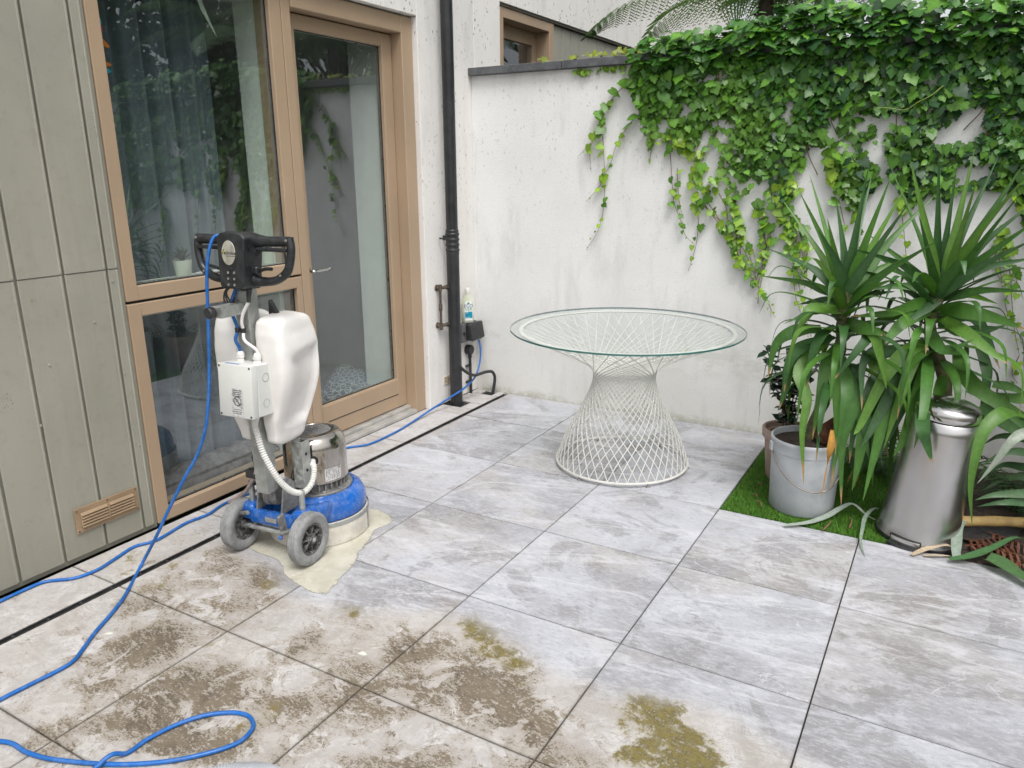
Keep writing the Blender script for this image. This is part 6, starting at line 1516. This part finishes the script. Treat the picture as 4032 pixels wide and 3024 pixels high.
tree('tall dark evergreen beyond the wall far to the right', (5.4, 4.4, 0), 2.2, (0, 0, 3.9), (1.7, 1.5, 2.3), 130, 80, .085, (.030, .065, .022), 1)
tree('second dark evergreen beyond the wall behind the right hand tree fern', (5.6, 7.0, 0), 2.6, (0, 0, 4.4), (1.9, 1.7, 2.7), 130, 80, .09, (.034, .070, .024), 2)
tree('third dark evergreen farthest beyond the wall', (6.2, 10.0, 0), 2.6, (0, 0, 5.0), (2.4, 2.0, 3.4), 130, 80, .10, (.030, .064, .022), 3)
tree('dense dark shrubby tree in the bed at the far right', (3.35, 2.35, 0), .8, (0, 0, 1.5), (.62, .5, 1.15), 70, 70, .05, (.020, .050, .018), 4)

# ------------------------------------------------------------------ things inside, seen through the glass
random.seed(5)
def curtain(label, x, y0, y1, z0, z1, col, amp, n):
    b = MB(); vv = []; N = 90; Zs = 8
    for i in range(N+1):
        y = y0+(y1-y0)*i/N
        for j in range(Zs+1):
            t = j/Zs
            xx = x+amp*(.6+.4*(1-t))*math.sin(2*PI*n*i/N+.7*math.sin(3.1*i/N*PI))+amp*.5*math.sin(2*PI*n*2.3*i/N+1.3)
            vv.append((xx, y+.006*math.sin(t*3+i*.2), z0+(z1-z0)*t))
    ff = [(i*(Zs+1)+j, (i+1)*(Zs+1)+j, (i+1)*(Zs+1)+j+1, i*(Zs+1)+j+1) for i in range(N) for j in range(Zs)]
    tag(obj('curtain', b.add(vv, ff), plain('curtain_cloth_'+str(n), col, .9, var=.12, scale=8, coord='pos'), smooth=180), label, 'curtain')
curtain('dark blue grey curtain hanging behind the tall window', -1.24, .30, 1.20, .06, 2.42, (.125, .150, .165), .038, 6)
M_JAMB = plain('inner_jamb_paint', (.70, .73, .66), .8, var=.03, coord='pos')
b = MB(); b.span(-1.17, -1.022, 1.318, 1.43, 0, 2.49, .002); struct(obj('inner_pillar', b, M_JAMB))
b = MB(); b.span(-1.27, -1.032, 2.235, 2.42, 0, 2.49, .002); struct(obj('inner_wall_return', b, M_JAMB))
b = MB(); b.span(-1.20, -1.031, .40, 1.34, 2.30, 2.49, .002); struct(obj('inner_lintel', b, M_JAMB))
b = MB(); b.span(-1.155, -1.021, .40, 1.343, 1.010, 1.050, .003); sill = struct(obj('inner_sill', b, M_JAMB))
M_POT = plain('cream_pot', (.62, .66, .55), .4, var=.04)
def succulent(label, x, y, z, s, n):
    t = thing('succulent', label, 'houseplant', (x, y, z))
    obj('pot', MB().lathe([(0, 0), (.031*s, 0), (.034*s, .004), (.043*s, .078*s), (.043*s, .083*s), (.039*s, .083*s), (.037*s, .06*s), (0, .06*s)], 28), M_POT, t, 40)
    for k in range(n):
        a = k*2.4; el = .25+1.1*k/n; b = MB()
        d = Vector((math.cos(a)*math.cos(el), math.sin(a)*math.cos(el), math.sin(el)))
        b.ribbon([Vector((0, 0, .07*s)), Vector((0, 0, .085*s))+d*.03*s, Vector((0, 0, .09*s))+d*.060*s], lambda u: .022*s*math.sin(PI*min(.97, .15+.8*u)), .2, None, 3)
        me = b.mesh('leaf', 180, (M_GLOSS,)); set_tint(me, [(.05, .09, .05)]*len(b.v)); link('leaf', me, t)
sx = [-1.07, 0.802, 1.08]
succulent('succulent in a small cream pot on the sill left of the grinder handle', -1.075, sx[1], 1.0505, .95, 16)
sx2 = [-1.07, 1.32, 1.068]
succulent('second small cream pot on the sill behind the grinder handle', -1.075, sx2[1], 1.0505, 1.0, 9)
sx3 = [-1.08, 0.989, 1.084]
b = MB().box((-1.085, sx3[1], 1.0565), (.06, .20, .010), .003, (0, 0, .08)); tag(obj('tablet', b, M_WHITE), 'flat white tablet lying on the window sill between the two pots', 'tablet')
b = MB(); vv = []; N, K = 40, 18       # rolled grey blanket on the floor behind the low pane
for i in range(N+1):
    u = i/N; y = .56+.72*u; rr_ = .055+.030*math.sin(PI*u)+.012*mnoise.noise(Vector((u*9, 1, 2)))
    for k in range(K):
        a = 2*PI*k/K; r2 = rr_*(1+.22*mnoise.noise(Vector((u*13, math.cos(a)*2, math.sin(a)*2))))*(.15 if i in (0, N) else 1)
        vv.append((-1.14+r2*1.2*math.cos(a), y, max(.002, .06+r2*math.sin(a))))
ff = [(i*K+k, i*K+(k+1) % K, (i+1)*K+(k+1) % K, (i+1)*K+k) for i in range(N) for k in range(K)]
tag(obj('rolled_blanket', b.add(vv, ff), plain('grey_fleece', (.17, .15, .15), .95, var=.25, scale=30, bump=1.0, bscale=120), smooth=180), 'rolled grey fleece blanket on the floor behind the lower pane', 'blanket')
m = NT('net_pattern'); v = m.objc()
ed_ = m.vor(v, 34, 'DISTANCE_TO_EDGE'); M_NET = m.done(m.mix(m.mapr(ed_, .04, .09), (.36, .38, .37), (.10, .11, .12)), .9)
vv = []; N = 18
for i in range(N+1):
    for j in range(N+1):
        u, w_ = i/N*2-1, j/N*2-1; th = .075*max(0, (1-u**4)*(1-w_**4))**.6
        vv.append((u*.21*(1-.07*w_*w_), w_*.21*(1-.07*u*u), th))
vv += [(x, y, -z) for x, y, z in vv]; q = (N+1)**2
ff = [(i*(N+1)+j, (i+1)*(N+1)+j, (i+1)*(N+1)+j+1, i*(N+1)+j+1) for i in range(N) for j in range(N)]; ff += [tuple(reversed([a+q for a in f])) for f in ff]
o = tag(obj('cushion', MB().add(vv, ff), M_NET, smooth=180), 'dark cushion with a white net pattern on the floor behind the door', 'cushion')
cx_ = [-1.3, 2.162, 0.192]
o.location = (-1.34, cx_[1]+.06, .115); o.rotation_euler = (.30, .34, .5)
ft_ = thing('feather_string', 'string of coloured feathers hanging inside the left edge of the window', 'ornament', (-0.985, .49, 1.75))
for l, col, w_ in zip([[(-0.985, 0.485, 2.097), (-0.985, 0.493, 2.084), (-0.985, 0.499, 2.067)], [(-0.985, 0.488, 2.066), (-0.985, 0.495, 2.055), (-0.985, 0.498, 2.042)], [(-0.985, 0.482, 2.029), (-0.985, 0.499, 2.008), (-0.985, 0.525, 1.992)], [(-0.985, 0.482, 1.946), (-0.985, 0.497, 1.93), (-0.985, 0.524, 1.927)], [(-0.985, 0.482, 1.904), (-0.985, 0.502, 1.904), (-0.985, 0.519, 1.901)], [(-0.985, 0.484, 1.886), (-0.985, 0.484, 1.871), (-0.985, 0.486, 1.861)]], ((.05, .42, .50), (.55, .03, .08), (.65, .20, .03), (.60, .20, .05), (.02, .35, .48), (.55, .15, .03)), (.030, .030, .024, .020, .018, .016)):
    b = MB().ribbon([Vector(p) for p in l], lambda u, w_=w_: w_*math.sin(PI*(.2+.7*u)), .1, (0, 1, .3), 4); Mi = full_matrix(ft_).inverted(); b.v = [tuple(Mi @ Vector(p)) for p in b.v]
    me = b.mesh('feather', 180, (M_DEAD,)); set_tint(me, [col]*len(b.v)); link('feather', me, ft_)
tp_ = [(-1.0, 0.988, 2.251), (-1.0, 1.004, 2.206), (-1.0, 1.031, 2.159), (-1.0, 1.064, 2.101)]
o = strap(None, tp_, .024, (.40, .43, .36), M_DEAD, .02, 'tape_strip', (0, 1, .4), None, .95); tag(o, 'pale strip of tape hanging inside the top of the window', 'tape')
